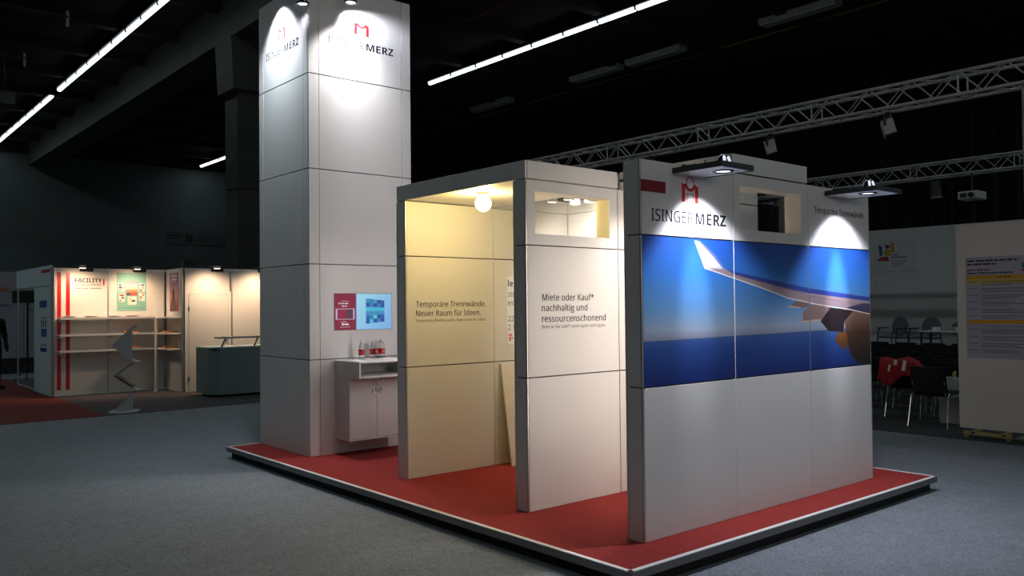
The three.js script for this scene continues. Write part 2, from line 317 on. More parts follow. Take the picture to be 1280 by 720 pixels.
// --- printed mural: view from an aircraft window, one print over three panels
const mural = canvasTex(2048, 675, (g, w, h) => {
  const X = x => x / 3.035 * w, Y = y => (2 - y) * h;
  const sky = g.createLinearGradient(0, 0, 0, Y(1.3));
  sky.addColorStop(0, '#1b48a2'); sky.addColorStop(0.35, '#2c68b4'); sky.addColorStop(0.7, '#5884b2'); sky.addColorStop(0.9, '#8c9aae'); sky.addColorStop(1, '#7d8093');
  g.fillStyle = sky; g.fillRect(0, 0, w, h);
  const sea = g.createLinearGradient(0, Y(1.31), 0, h); sea.addColorStop(0, '#3a5488'); sea.addColorStop(0.25, '#244484'); sea.addColorStop(1, '#14296e');
  g.fillStyle = sea; g.beginPath(); g.moveTo(0, Y(1.30)); g.lineTo(w, Y(1.325)); g.lineTo(w, h); g.lineTo(0, h); g.fill();
  for (let i = 0; i < 260; i++) { g.fillStyle = rnd() > 0.5 ? 'rgba(30,60,150,0.25)' : 'rgba(70,100,170,0.16)'; g.fillRect(rnd() * w, Y(1.28) + rnd() * rnd() * (h - Y(1.28)), 40 + rnd() * 220, 1 + rnd() * 3); }
  const poly = (pts, f) => { g.fillStyle = f; g.beginPath(); pts.forEach(([x, y], i) => i ? g.lineTo(X(x), Y(y)) : g.moveTo(X(x), Y(y))); g.closePath(); g.fill(); };
  const line = (pts, s, lw) => { g.strokeStyle = s; g.lineWidth = lw; g.beginPath(); pts.forEach(([x, y], i) => i ? g.lineTo(X(x), Y(y)) : g.moveTo(X(x), Y(y))); g.stroke(); };
  // engine and pylons below the wing
  const grad = (y0, y1, c0, c1) => { const q = g.createLinearGradient(0, Y(y0), 0, Y(y1)); q.addColorStop(0, c0); q.addColorStop(1, c1); return q; };
  poly([[2.6, 1.3], [3.04, 1.29], [3.04, 1.01], [2.9, 1.0], [2.78, 1.03], [2.68, 1.1], [2.62, 1.2]], grad(1.3, 1.0, '#4c3424', '#1d1412'));
  poly([[2.42, 1.22], [2.45, 1.27], [2.5, 1.295], [2.61, 1.295], [2.63, 1.2], [2.6, 1.14], [2.55, 1.15], [2.48, 1.19]], grad(1.3, 1.14, '#74481f', '#4a2c18'));
  poly([[2.58, 1.4], [2.62, 1.46], [2.72, 1.5], [3.04, 1.49], [3.04, 1.3], [2.85, 1.275], [2.6, 1.29]], grad(1.48, 1.28, '#7d6050', '#4a3128'));
  line([[2.63, 1.29], [2.67, 1.2], [2.64, 1.12]], '#2a1a12', 5); line([[2.8, 1.28], [2.85, 1.16], [2.82, 1.03]], '#20140f', 5); line([[2.6, 1.292], [3.04, 1.28]], '#2a1c16', 4);
  poly([[1.72, 1.51], [1.84, 1.56], [2.02, 1.55], [2.02, 1.51], [1.9, 1.50]], '#6f5a58'); poly([[1.72, 1.508], [1.90, 1.5], [1.9, 1.51], [1.74, 1.523]], '#b39b8e');
  poly([[1.93, 1.47], [2.06, 1.53], [2.25, 1.53], [2.48, 1.48], [2.2, 1.395], [1.93, 1.385]], '#7c6663'); poly([[1.93, 1.385], [2.2, 1.395], [2.2, 1.41], [1.93, 1.40]], '#b79d8c');
  poly([[2.2, 1.39], [2.35, 1.5], [2.75, 1.48], [2.58, 1.385], [2.56, 1.293], [2.32, 1.307]], '#241c20');
  // wing: shadowed leading band, pale top, light trailing edge
  poly([[0.558, 1.982], [0.621, 1.981], [0.803, 1.885], [0.913, 1.793], [1.027, 1.775], [2.023, 1.661], [3.04, 1.585], [3.04, 1.436], [2.742, 1.474], [2.162, 1.527], [1.718, 1.581], [1.335, 1.664], [1.026, 1.723], [0.756, 1.777], [0.666, 1.795]], '#8a7880');
  poly([[0.913, 1.793], [1.027, 1.775], [2.023, 1.661], [3.04, 1.585], [3.04, 1.55], [2.02, 1.622], [1.3, 1.71], [1.0, 1.76]], '#2b3c86');
  poly([[2.62, 1.50], [2.9, 1.535], [3.04, 1.53], [3.04, 1.436], [2.78, 1.47]], '#3c3450');
  poly([[0.558, 1.982], [0.621, 1.981], [0.803, 1.885], [0.9, 1.797], [0.76, 1.79], [0.666, 1.795]], '#c9c6d2'); poly([[0.621, 1.981], [0.803, 1.885], [0.913, 1.793], [0.88, 1.796], [0.78, 1.87], [0.60, 1.981]], '#5f6ca8');
  line([[0.666, 1.795], [0.76, 1.777], [1.03, 1.724], [1.335, 1.665], [1.718, 1.582], [2.16, 1.528], [2.74, 1.475], [3.04, 1.437]], '#d9cfc8', 5);
  line([[1.1, 1.742], [1.9, 1.63], [1.95, 1.615]], '#5d4a56', 4); line([[1.35, 1.672], [1.42, 1.70]], '#5d4a56', 3); line([[2.0, 1.60], [2.6, 1.545], [3.0, 1.50]], '#6a5862', 3); line([[0.68, 1.80], [0.9, 1.79]], '#9a98ae', 3);
});
const muralMat = new THREE.MeshPhysicalMaterial({ color: 0xffffff, roughness: 0.36, ior: 1.75, map: mural });
function muralFace(c) {
  return (t, a, b, y0, y1) => {
    const g = box(b - a, y1 - y0, 0.001), uv = g.attributes.uv; for (let i = 0; i < uv.count; i++) uv.setXY(i, (a + uv.getX(i) * (b - a)) / 3.035, (y0 - 1) + uv.getY(i) * (y1 - y0));
    const m = part('mural_print', g, muralMat, t, [(a + b) / 2, (y0 + y1) / 2, 0.0007]); m.userData.label = ['printed sky with white winglet', 'printed aircraft wing over blue sea', 'printed wing root and brown engine'][c];
  };
}
const frontWall = thing('mural_wall', 'white modular wall with the aircraft wing mural and red logo', 'partition wall', [0, 0, 0]);
makeWall(frontWall, [0, W, 2 * W, 3.035], ROWS, { win: [[1, 2]], face: (c, r) => r === 1 ? muralFace(c) : null, joint: mat.aluPale });
const midWall = thing('slogan_wall', 'white modular wall printed with the Miete oder Kauf slogan', 'partition wall', [-0.016, 0, -1.115]);
makeWall(midWall, [0, 1.012, 2.024, 3.036], ROWS, { win: [[0, 2]] });
const farWall = thing('ideas_wall', 'modular wall printed with the Temporäre Trennwände slogan, lit warm yellow', 'partition wall', [-0.018, 0, -2.755]);
makeWall(farWall, [0, 1.013, 2.026, 3.039], ROWS);
// end wall of the little room
{
  const t = thing('room_end_wall', 'pale modular end wall inside the small room behind the slogan window', 'partition wall', [2.005, 0, -2.755 + 0.0005], -Math.PI / 2);
  makeWall(t, [0.001, 1.49], ROWS);
}
// --- lettering and logo on the walls
const stick = (t, str, font, x, y, w, cap, m = mat.textDark, z = 0.0002) => { const p = part('lettering', letters(str, font, x, y, w, cap), m, t, [0, 0, z]); return p; };
function logo(t, cx, y0, s, place = [0, 0, 0.0002]) {      // red M-shaped figure with a ring for a head
  const a = [];
  a.push(flat(shapeOf([[-0.092, 0], [-0.056, 0.004], [-0.056, 0.105], [-0.05, 0.12], [-0.092, 0.132]])), flat(shapeOf([[0.052, 0], [0.088, -0.004], [0.088, 0.118], [0.05, 0.12], [0.052, 0.105]])));
  const arc = new THREE.Shape(); arc.absarc(0, 0.15, 0.073, Math.PI * 1.12, Math.PI * 1.88, false); arc.absarc(0, 0.15, 0.052, Math.PI * 1.88, Math.PI * 1.12, true); arc.closePath(); a.push(flat(arc));
  const ring = new THREE.Shape(); ring.absarc(0, 0.135, 0.046, 0, Math.PI * 2, false); const h = new THREE.Path(); h.absarc(0, 0.135, 0.037, 0, Math.PI * 2, true); ring.holes.push(h); a.push(flat(ring));
  const fr = shapeOf([[-0.038, 0], [0.036, -0.004], [0.036, 0.06], [-0.038, 0.064]]), fh = new THREE.Path(); fh.moveTo(-0.033, 0.005); fh.lineTo(-0.033, 0.059); fh.lineTo(0.031, 0.055); fh.lineTo(0.031, 0.001); fh.closePath(); fr.holes.push(fh); a.push(flat(fr));
  const g = merge(a.map(q => q.clone())); g.scale(s, s, 1); g.translate(cx, y0, 0); const m = part('logo', g, mat.red, t, place); m.userData.label = 'red logo of a figure between two bars'; return m;
}
stick(frontWall, 'ISINGER', fontR, 0.107, 2.097, 0.44, 0.079); stick(frontWall, 'MERZ', fontB, 0.574, 2.097, 0.352, 0.079);
logo(frontWall, 0.521, 2.242, 1);
{ const m = part('red_tag', boxAt(0.003, 0.255, 2.285, 2.362, 0.0002, 0.0025), mat.darkRed, frontWall); m.userData.label = 'dark red rectangular tag'; }
stick(frontWall, 'Temporäre Trennwände.', fontR, 2.13, 2.275, 0.825, 0.052);
stick(midWall, 'Miete oder Kauf*', fontR, 0.16, 1.580, 0.56, 0.05); stick(midWall, 'nachhaltig und', fontR, 0.155, 1.500, 0.49, 0.05); stick(midWall, 'ressourcenschonend', fontR, 0.155, 1.417, 0.70, 0.05);
stick(midWall, 'Rent or for Sale* used again and again.', fontR, 0.155, 1.368, 0.70, 0.026, mat.textGrey);
stick(farWall, 'Temporäre Trennwände.', fontR, 0.108, 1.540, 0.805, 0.052); stick(farWall, 'Neuer Raum für Ideen.', fontR, 0.108, 1.457, 0.745, 0.052); stick(farWall, 'Temporary dividing walls. New room for ideas.', fontR, 0.103, 1.404, 0.815, 0.026, M(0x6f6653, 0.6));
// poster with the address, mostly behind the slogan wall
{
  const tex = canvasTex(512, 512, (g, w, h) => {
    g.fillStyle = '#dfe4ee'; g.fillRect(0, 0, w, h); g.fillStyle = '#23232b'; g.font = 'bold 62px sans-serif'; g.fillText('lerz', 8, 72); g.fillStyle = '#4a4a55'; g.font = '56px sans-serif'; g.fillText('straß', 8, 150); g.fillText('esch', 8, 215); g.fillStyle = '#33333d'; g.fillText('22 5', 8, 335); g.fillText('2 5', 8, 400); g.fillStyle = '#c8341f'; g.fillRect(16, 430, 30, 12); g.fillRect(22, 448, 12, 34); g.fillRect(40, 452, 14, 12);
  });
  const t = thing('address_poster', 'bluish white poster with dark address lines on the warm yellow wall', 'poster', [1.16, 1.155, -2.7545]);
  part('sheet', boxAt(0, 0.7, 0, 0.675, 0, 0.003), M(0xffffff, 0.5, 0, { map: tex }), t);
}
// loose panel leaning against the far wall
{
  const t = thing('leaning_panel', 'loose beige panel leaning against the warm yellow wall', 'panel', [1.06, 0, -2.575], 0), tilt = -0.155;
  const g = boxAt(0, 0.93, 0, 0.985, -0.02, 0, 0.003); g.rotateX(tilt); g.translate(0, 0.004, 0);
  part('board', g, M(lin(0.66, 0.63, 0.55), 0.5), t);
}
// --- roof members
{
  const H0 = 2.502, H1 = 2.64, t = thing('room_roof', 'flat white roof frame over the small room between two slogan walls', 'roof', [0, 0, 0]);
  const zF = -1.115, zB = -2.902, x0 = -0.016;
  // fascia on the entrance side, three pieces with joints
  const zs = [zB, zB + 0.15, -2.0, zF - T - 0.02, zF]; for (let i = 0; i < 4; i++) part('fascia_panel', boxAt(x0, x0 + 0.02, H0, H1, zs[i] + 0.003, zs[i + 1] - 0.003, 0.002), mat.panelMatt, t);
  part('fascia_panel', boxAt(x0 + 0.022, 1.0, H0 + 0.004, H1, zF - 0.018, zF, 0.002), mat.panel, t); part('fascia_panel', boxAt(2.045, 3.02, H0 + 0.004, H1, zF - 0.018, zF, 0.002), mat.panel, t); part('fascia_panel', boxAt(x0 + 0.022, 3.02, H0 + 0.004, H1, zB, zB + 0.018, 0.002), mat.panel, t);
  part('fascia_panel', boxAt(3.0, 3.02, H0, H1, zB + 0.02, zF - 0.02, 0.002), mat.panel, t);
  part('ceiling_panel', boxAt(x0 + 0.022, 1.02, H0 + 0.001, H0 + 0.02, zB + 0.02, zF - 0.02), mat.panel, t);
  part('header_beam', boxAt(1.02, 3.0, H0, H1 - 0.01, zB + 0.02, zB + T - 0.005), mat.panelMatt, t); part('header_beam', boxAt(2.006, 2.15, H0, H1 - 0.01, zB + T, zF - T), mat.panelMatt, t); part('header_beam', boxAt(1.02, 1.05, H0 + 0.02, H1 - 0.01, zB + T, zF - T), mat.panelMatt, t); part('header_beam', boxAt(x0 + 0.03, 3.0, H0 + 0.02, H1 - 0.01, zF - T + 0.005, zF - 0.02), mat.panelMatt, t);
  const b = thing('passage_roof', 'white box beam bridging the mural wall and slogan wall above the passage', 'roof', [0, 0, 0]);
  const bx0 = W + 0.003, bx1 = 2 * W - 0.003;
  part('fascia_panel', boxAt(bx0, bx1, H0 + 0.005, H1, -0.018, 0, 0.002), mat.panel, b);
  part('upper_rail', boxAt(bx0, bx0 + 0.03, 2.585, H1, -1.112, -0.02), mat.panel, b); part('lower_rail', boxAt(bx0, bx0 + 0.03, H0, 2.557, -1.112, -0.02), mat.panel, b); part('web', boxAt(bx0 + 0.03, bx0 + 0.05, H0, H1 - 0.005, -1.112, -0.02), mat.darkGrey, b);
  part('side_panel', boxAt(bx1 - 0.03, bx1, H0, H1, -1.112, -0.02), mat.panel, b); part('soffit_panel', boxAt(bx0 + 0.05, bx1 - 0.03, H0, H0 + 0.02, -1.112, -0.15), mat.panel, b); part('top_panel', boxAt(bx0 + 0.05, bx1 - 0.03, H1 - 0.02, H1 - 0.005, -1.112, -0.02), mat.panel, b);
}
// --- lamps of the stand
function lampHead(t, x, y, z, r = 0.06) {           // downlight: black ring, glowing lens, chrome dome on top
  const ring = new THREE.TorusGeometry(r * 1.05, r * 0.22, 10, 28); ring.rotateX(Math.PI / 2); part('lamp_ring', ring, mat.blackGloss, t, [x, y, z]);
  part('lamp_lens', cyl(r * 0.92, r * 0.92, 0.006, 24), mat.discGlow, t, [x, y - 0.002, z]);
  const dome = new THREE.LatheGeometry([[r * 0.95, 0], [r * 0.9, 0.03], [r * 0.62, 0.075], [r * 0.3, 0.098], [0, 0.1]].map(p => new THREE.Vector2(...p)), 24); part('lamp_dome', dome, mat.chrome, t, [x, y + 0.012, z]);
  for (const a of [2.4, 3.3, 4.2]) { const q = box(0.016, 0.05, 0.006, 0.002); q.rotateX(-0.33); q.translate(0, 0.055, r * 0.83); q.rotateY(a + Math.PI * 0.98); part('lamp_dome_highlight', q, mat.domeHighlightGlow, t, [x, y + 0.012, z]); }  // glowing strips imitate the bright highlights on the dome
}
function trayLamp(x0, x1, y, z1, lx, lz, label, cd, to, beam) {
  const t = thing('tray_spotlight', label, 'spotlight', [x0, y, 0.002]), w = x1 - x0;
  const tray = windowless(w, z1, lx - x0, lz); part('tray', tray, mat.aluPale, t);
  part('tray_rim', merge([boxAt(-0.008, 0, -0.004, 0.034, 0, z1), boxAt(w, w + 0.008, -0.004, 0.034, 0, z1), boxAt(-0.008, w + 0.008, -0.004, 0.034, z1, z1 + 0.008)]), mat.darkGrey, t);
  part('ballast', boxAt(0.04, 0.17, 0.02, 0.05, 0.04, 0.16, 0.006), mat.black, t); part('wall_bracket', boxAt(w / 2 - 0.08, w / 2 + 0.08, 0.02, 0.065, 0.0005, 0.03), mat.darkGrey, t);
  part('screw_post', bar([0.1, 0.03, 0.19], [0.1, 0.075, 0.19], 0.004, 6), mat.black, t);
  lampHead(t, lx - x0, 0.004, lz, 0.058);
  spot(0xf0f3ff, cd, [lx, y - 0.015, lz], to, 0.95, 0.3, 2); spot(0xf0f3ff, cd * 0.05, [lx, y - 0.015, lz], [lx + 0.1, 0.2, 0.25], 1.3, 0.8, 3); spot(0xf0f3ff, beam, [lx, y - 0.015, lz], [lx + 0.02, 1.68, 0], 0.26, 1, 2);   // wide flood, spill and hot core of the reflector
}
function windowless(w, d, hx, hz) {
  const s = shapeOf([[0, 0], [w, 0], [w, d], [0, d]]), q = new THREE.Path(); q.absarc(hx, hz, 0.056, 0, Math.PI * 2, true); s.holes.push(q);
  const g = new THREE.ExtrudeGeometry(s, { depth: 0.02, bevelEnabled: false, curveSegments: 20 }); g.rotateX(Math.PI / 2); g.translate(0, 0.02, 0); return g;
}
trayLamp(0.337, 0.68, 2.43, 0.39, 0.54, 0.26, 'tray spotlight with chrome dome above the red logo', 9, [0.64, 1.4, 0.1], 9);
trayLamp(2.30, 2.70, 2.43, 0.44, 2.45, 0.29, 'tray spotlight with chrome dome at the far end of mural wall', 9, [2.52, 1.4, 0.1], 14);
// unseen upright tube lights added on the hidden sides of two walls: one lights the slogan wall, one the tower alcove
function addedUprightTube(x, z, y0, y1, label, L, color) {
  const t = thing('added_tube_light', label, 'wall light', [x, y0, z]), h = y1 - y0;
  part('housing', boxAt(-0.05, 0.05, 0, h, -0.03, -0.001, 0.004), mat.whitePaint, t); part('lamp_tube', bar([0, 0.03, -0.045], [0, h - 0.03, -0.045], 0.014, 10), M(0xffffff, 0.5, 0, { emissive: color, emissiveIntensity: 2 }), t); for (const y of [0.02, h - 0.02]) part('end_cap', boxAt(-0.03, 0.03, y - 0.018, y + 0.018, -0.065, -0.031), mat.whitePaint, t);
  const l = new THREE.RectAreaLight(color, L, 0.1, h - 0.06); l.position.set(x, (y0 + y1) / 2, z - 0.07); l.castShadow = true; scene.add(l);
}
addedUprightTube(0.95, -0.148, 0.35, 2.3, 'added upright tube light on the passage side of the mural wall', 18, 0xfff0e2);
{
  const t = thing('added_soffit_downlight', 'added flush downlight in the underside of the passage roof', 'downlight', [1.28, 2.5015, -0.72]); part('lamp_lens', cyl(0.05, 0.05, 0.004, 20), mat.discGlow, t, [0, -0.004, 0]); const r = new THREE.TorusGeometry(0.055, 0.008, 8, 24); r.rotateX(Math.PI / 2); part('lamp_ring', r, mat.whitePaint, t, [0, -0.006, 0]);
  spot(0xfff0e2, 10, [1.28, 2.49, -0.72], [0.75, 0, -0.6], 1.2, 0.8, 3);  // unseen lamp added to light the passage carpet and slogan wall
}
addedUprightTube(0.9, -2.903, 1.0, 2.3, 'added upright tube light on the alcove side of the ideas wall', 22, 0xfff2ea);
// bare warm lamp under the room ceiling
{
  const P = [0.24, 2.41, -1.95], t = thing('ceiling_lamp', 'glaring warm lamp under the ceiling of the small yellow room', 'lamp', [P[0], 2.5, P[2]]);
  part('base', cyl(0.05, 0.05, 0.02), mat.whitePaint, t, [0, -0.01, 0]);
  const g = new THREE.SphereGeometry(0.07, 24, 16); part('lamp_bulb', g, mat.warmGlow, t, [0, -0.09, 0]);
  const l = new THREE.PointLight(0xffde88, 2.5, 0, 2); l.position.set(P[0], P[1], P[2]); l.castShadow = true; l.shadow.radius = 3; scene.add(l);
}
// four downlights hanging in the open part of the roof
{
  const spots = [[1.265, -1.965], [1.556, -1.975], [1.265, -2.19], [1.556, -2.175]];
  for (const [x, z] of spots) {
    const t = thing('hanging_downlight', 'small round white downlight hung below the open roof, seen through the window', 'downlight', [x, 2.522, z], 0, 'four downlights behind the window');
    part('lamp_lens', cyl(0.045, 0.045, 0.006, 20), mat.discGlow, t, [0, 0, 0]); const r = new THREE.TorusGeometry(0.048, 0.008, 8, 24); r.rotateX(Math.PI / 2); part('lamp_ring', r, mat.whitePaint, t); part('can', cyl(0.045, 0.05, 0.05, 20), mat.whitePaint, t, [0, 0.03, 0]);
    part('stem', bar([0, 0.05, 0], [0, 0.098, 0], 0.008, 8), mat.darkGrey, t);
  }
  for (const x of [1.265, 1.556]) solo('lamp_rail', boxAt(x - 0.012, x + 0.012, 2.621, 2.635, -2.75, -1.27), mat.darkGrey, 'thin dark rail across the open roof carrying two downlights', 'rail', [0, 0, 0], [0, 0, 0], 'rails across the open roof');
  spot(0xfff4e2, 5, [1.41, 2.5, -2.08], [2.0, 1.9, -2.1], 1.35, 0.6, 4);
}
// ------------------------------------------------------------------ the tower
{
  const X0 = -0.131, X1 = 1.139, Z1 = -4.402, Z0 = -5.633, t = thing('logo_tower', 'tall square white panel tower with the red logo at its top', 'tower', [0, 0, 0]);
  const s = 0.122, C = 0.01;
  part('core', boxAt(X0 + C, X1 - C, 0.001, 4.998, Z0 + C, Z1 - C), mat.joint, t);
  for (let r = 0; r < 5; r++) {
    const y0 = r + (r ? 0.005 : 0.002), y1 = r + 0.995;
    for (const [a, b] of [[X0 + 0.003, X0 + s - 0.002], [X0 + s + 0.002, X1 - s - 0.002], [X1 - s + 0.002, X1 - 0.003]]) { part('panel', boxAt(a, b, y0, y1, Z1 - C, Z1, 0.0015), mat.panel, t); part('panel', boxAt(a, b, y0, y1, Z0, Z0 + C, 0.0015), mat.panel, t); }
    for (const [a, b] of [[Z0 + C + 0.002, Z0 + s - 0.002], [Z0 + s + 0.002, Z1 - s - 0.002], [Z1 - s + 0.002, Z1 - C - 0.002]]) { part('panel', boxAt(X0, X0 + C, y0, y1, a, b, 0.0015), mat.panel, t); part('panel', boxAt(X1 - C, X1, y0, y1, a, b, 0.0015), mat.panel, t); }
  }
  const g1 = new THREE.Group();
  part('lettering', letters('ISINGER', fontR, 0.10, 4.355, 0.44, 0.08), mat.textDark, t, [0, 0, Z1 + 0.0002]); part('lettering', letters('MERZ', fontB, 0.565, 4.355, 0.347, 0.08), mat.textDark, t, [0, 0, Z1 + 0.0002]);
  logo(t, 0.51, 4.51, 1.0, [0, 0, Z1 + 0.0002]);
  const R = [0, -Math.PI / 2, 0];
  for (const [str, f, a, w] of [['ISINGER', fontR, -5.43, 0.44], ['MERZ', fontB, -4.965, 0.347]]) { const m = part('lettering', letters(str, f, 0, 0, w, 0.08), mat.textDark, t, [X0 - 0.0002, 4.345, a]); m.rotation.set(...R); }
  const L = logo(t, 0, 0, 1.0, [X0 - 0.0002, 4.5, -5.03]); L.rotation.set(...R);
}
{ // tower spotlights on short arms
  const mk = (p, wall, n, label) => {
    const t = thing('tower_spotlight', label, 'spotlight', p), d = [wall[0] - p[0], wall[1] - p[1], wall[2] - p[2]];
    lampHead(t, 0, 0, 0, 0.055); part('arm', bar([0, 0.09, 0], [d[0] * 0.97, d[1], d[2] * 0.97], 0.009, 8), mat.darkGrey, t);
  };
  mk([0.26, 4.77, -4.2], [0.26, 4.93, -4.402], 0, 'small bright spotlight on the tower face above the lettering'); spot(0xf2f3ff, 9, [0.26, 4.755, -4.2], [0.56, 4.42, -4.402], 0.95, 0.4, 2); spot(0xf5f0f0, 25, [0.26, 4.755, -4.2], [0.42, 0.6, -4.0], 0.95, 0.9, 3);
  mk([-0.215, 4.69, -4.35], [-0.131, 4.9, -4.38], 0, 'small bright spotlight at the corner of the tower'); spot(0xf2f3ff, 1.2, [-0.215, 4.675, -4.35], [-0.16, 4.2, -4.9], 0.6, 0.5, 2);
  mk([-0.34, 4.93, -5.03], [-0.131, 4.97, -5.03], 0, 'spotlight arm on the narrow side of the tower'); spot(0xf2f3ff, 11, [-0.34, 4.915, -5.03], [-0.131, 4.42, -5.03], 0.9, 0.4, 2); spot(0xcdeeee, 9, [-0.34, 4.915, -5.03], [-0.45, 0.6, -5.03], 0.95, 0.9, 3);
}
{ // flush screen
  const tex = canvasTex(704, 384, (g, w, h) => {
    g.fillStyle = '#84193a'; g.fillRect(0, 0, 260, h); g.fillStyle = '#7a3a72'; g.fillRect(246, 0, 16, h); const sky = g.createLinearGradient(262, 0, w, h); sky.addColorStop(0, '#a9e4f6'); sky.addColorStop(1, '#7fb8f4'); g.fillStyle = sky; g.fillRect(262, 0, w - 262, h);
    g.fillStyle = '#f1d7e4'; words(g, 48, 110, 116, 12); words(g, 86, 138, 60, 12); words(g, 80, 82, 90, 4);
    g.fillStyle = '#c9b8d4'; g.fillRect(14, 158, 226, 116); g.fillStyle = '#8e2550'; g.fillRect(34, 164, 40, 104); g.fillStyle = '#8d2238'; g.fillRect(74, 164, 70, 104); g.fillStyle = '#56354f'; g.fillRect(144, 164, 78, 104);
    g.fillStyle = '#ffffff'; g.beginPath(); g.ellipse(98, 324, 14, 10, -0.3, 0, Math.PI * 2); g.fill(); words(g, 116, 332, 52, 14); g.fillRect(66, 352, 120, 3); g.beginPath(); g.ellipse(108, 306, 34, 7, -0.1, Math.PI, Math.PI * 2); g.strokeStyle = '#fff'; g.lineWidth = 4; g.stroke();
    const cols = ['#2a62b4', '#2f86bd', '#3aa7c4', '#2b4fa6', '#3f96c8', '#4cc0e0', '#62cde6', '#3b3f92'];
    for (let j = 0; j < 6; j++) for (let i = 0; i < 5; i++) { const x = 380 + i * 46, y0 = 52 + i * 5 + j * (45 - i * 1.6), light = j === 2 || j === 3; g.fillStyle = light ? cols[4 + ((i * 3 + j * 5) % 3)] : cols[(i * 5 + j * 3 + i * j) % 4 + ((i + j) % 3 === 0 ? 4 : 0) - ((i + j) % 3 === 0 && (i + j) % 2 ? 4 : 0)]; g.fillRect(x, y0, 47, 46 - i * 1.6); }
  });
  const t = thing('wall_screen', 'flush wall screen showing blue squares beside a dark red band', 'screen', [0.157, 1.303, -4.402]);
  part('bezel', boxAt(-0.004, 0.71, -0.004, 0.391, 0.0003, 0.003), mat.darkGrey, t);
  part('display', boxAt(0, 0.706, 0, 0.387, 0.003, 0.005), M(0x050505, 0.6, 0, { emissive: 0xffffff, emissiveMap: tex, emissiveIntensity: 0.82 }), t);
  const l = new THREE.RectAreaLight(0xa8c8f0, 0.25, 0.7, 0.38); l.position.set(0.51, 1.497, -4.39); l.rotation.y = Math.PI; l.castShadow = true; scene.add(l);
}
{ // wall-hung cabinet with shelf unit on top
  const zb = -4.4015, c = thing('wall_cabinet', 'wall hung two door cabinet on the tower under the bottle shelf', 'cabinet', [0.165, 0.16, zb]);
  const w = 0.655, h = 0.655, d = 0.3;
  part('carcass', merge([boxAt(0, 0.016, 0, h, 0, d - 0.002), boxAt(w - 0.016, w, 0, h, 0, d - 0.002), boxAt(0.016, w - 0.016, 0, 0.016, 0, d - 0.002), boxAt(0.016, w - 0.016, h - 0.016, h, 0, d - 0.002), boxAt(0.016, w - 0.016, 0.016, h - 0.016, 0, 0.012)]), mat.panelMatt, c);
  for (const [a, b, k] of [[0.019, 0.326, 0], [0.33, 0.636, 1]]) {
    const door = part('door', boxAt(a, b, 0.02, h - 0.02, d - 0.02, d - 0.004, 0.0015), mat.panelMatt, c), kx = k ? a + 0.033 : b - 0.033;
    const ring = new THREE.TorusGeometry(0.022, 0.006, 8, 20); ring.translate(kx, 0.505, d - 0.002); part('handle', ring, mat.chrome, door); const cap = cyl(0.021, 0.021, 0.004, 20); cap.rotateX(Math.PI / 2); cap.translate(kx, 0.505, d - 0.003); part('handle_cup', cap, mat.greyPlate, door);
    if (k) { const q = cyl(0.008, 0.008, 0.006, 14); q.rotateX(Math.PI / 2); q.translate(kx, 0.61, d - 0.002); part('lock', q, mat.chrome, door); }
  }
  const s = thing('shelf_unit', 'white open shelf unit with pale top carrying the red labelled bottles', 'shelf', [0.165, 0.818, zb]), D = 0.5, H = 0.152;
  part('side_panel', boxAt(0, 0.02, 0, H, 0, D), mat.panelMatt, s); part('side_panel', boxAt(w - 0.02, w, 0, H, 0, D), mat.panelMatt, s); part('bottom_panel', boxAt(0.02, w - 0.02, 0, 0.02, 0, D), mat.panelMatt, s); part('back_panel', boxAt(0.02, w - 0.02, 0.02, H, 0, 0.01), mat.panelMatt, s);
  part('top_panel', boxAt(-0.004, w + 0.004, H, H + 0.018, 0, D + 0.004, 0.003), mat.whiteGloss, s);
  const tex = canvasTex(128, 64, (g, W2, H2) => { g.fillStyle = '#b01024'; g.fillRect(0, 0, W2, H2); g.fillStyle = '#f0dcc8'; g.fillRect(20, 38, 30, 5); g.fillRect(84, 38, 30, 5); g.fillRect(24, 22, 20, 4); g.fillRect(88, 22, 20, 4); });
  const mk = (i, p, label) => {
    const b = thing('water_bottle', label, 'bottle', p, i * 0.9); b.scale.setScalar(1.14);
    const prof = [[0, 0], [0.026, 0], [0.029, 0.006], [0.029, 0.1], [0.026, 0.118], [0.014, 0.14], [0.0125, 0.155], [0, 0.155]].map(q => new THREE.Vector2(...q));
    part('bottle_body', new THREE.LatheGeometry(prof, 24), new THREE.MeshPhysicalMaterial({ color: 0xf2f6f6, transmission: 1, thickness: 0.05, roughness: 0.05, ior: 1.33 }), b);
    part('bottle_cap', cyl(0.0145, 0.0145, 0.018, 18), mat.whitePaint, b, [0, 0.165, 0]);
    part('bottle_label', new THREE.CylinderGeometry(0.0297, 0.0297, 0.05, 24, 1, true, i ? 0.4 : 0, i ? 4.2 : Math.PI * 2), M(0xffffff, 0.5, 0, { map: tex, side: THREE.DoubleSide }), b, [0, 0.066, 0]);
  };
  const L = ['clear water bottle with a full red label, alone on the shelf unit', 'clear water bottle with red label, beside the lone one', 'clear water bottle with red label, second from the lone bottle', 'clear water bottle with red label, farthest from the lone one'];
  [[0.40, -4.26], [0.565, -4.31], [0.635, -4.335], [0.71, -4.355]].forEach(([x, z], i) => mk(i, [x, 0.989, z], L[i]));
  const fl = thing('flyer_sheet', 'thin white flyer lying on the shelf unit', 'flyer', [0.27, 0.9885, -4.14]); part('paper', boxAt(-0.05, 0.05, 0, 0.002, -0.07, 0.07), mat.whitePaint, fl);
}

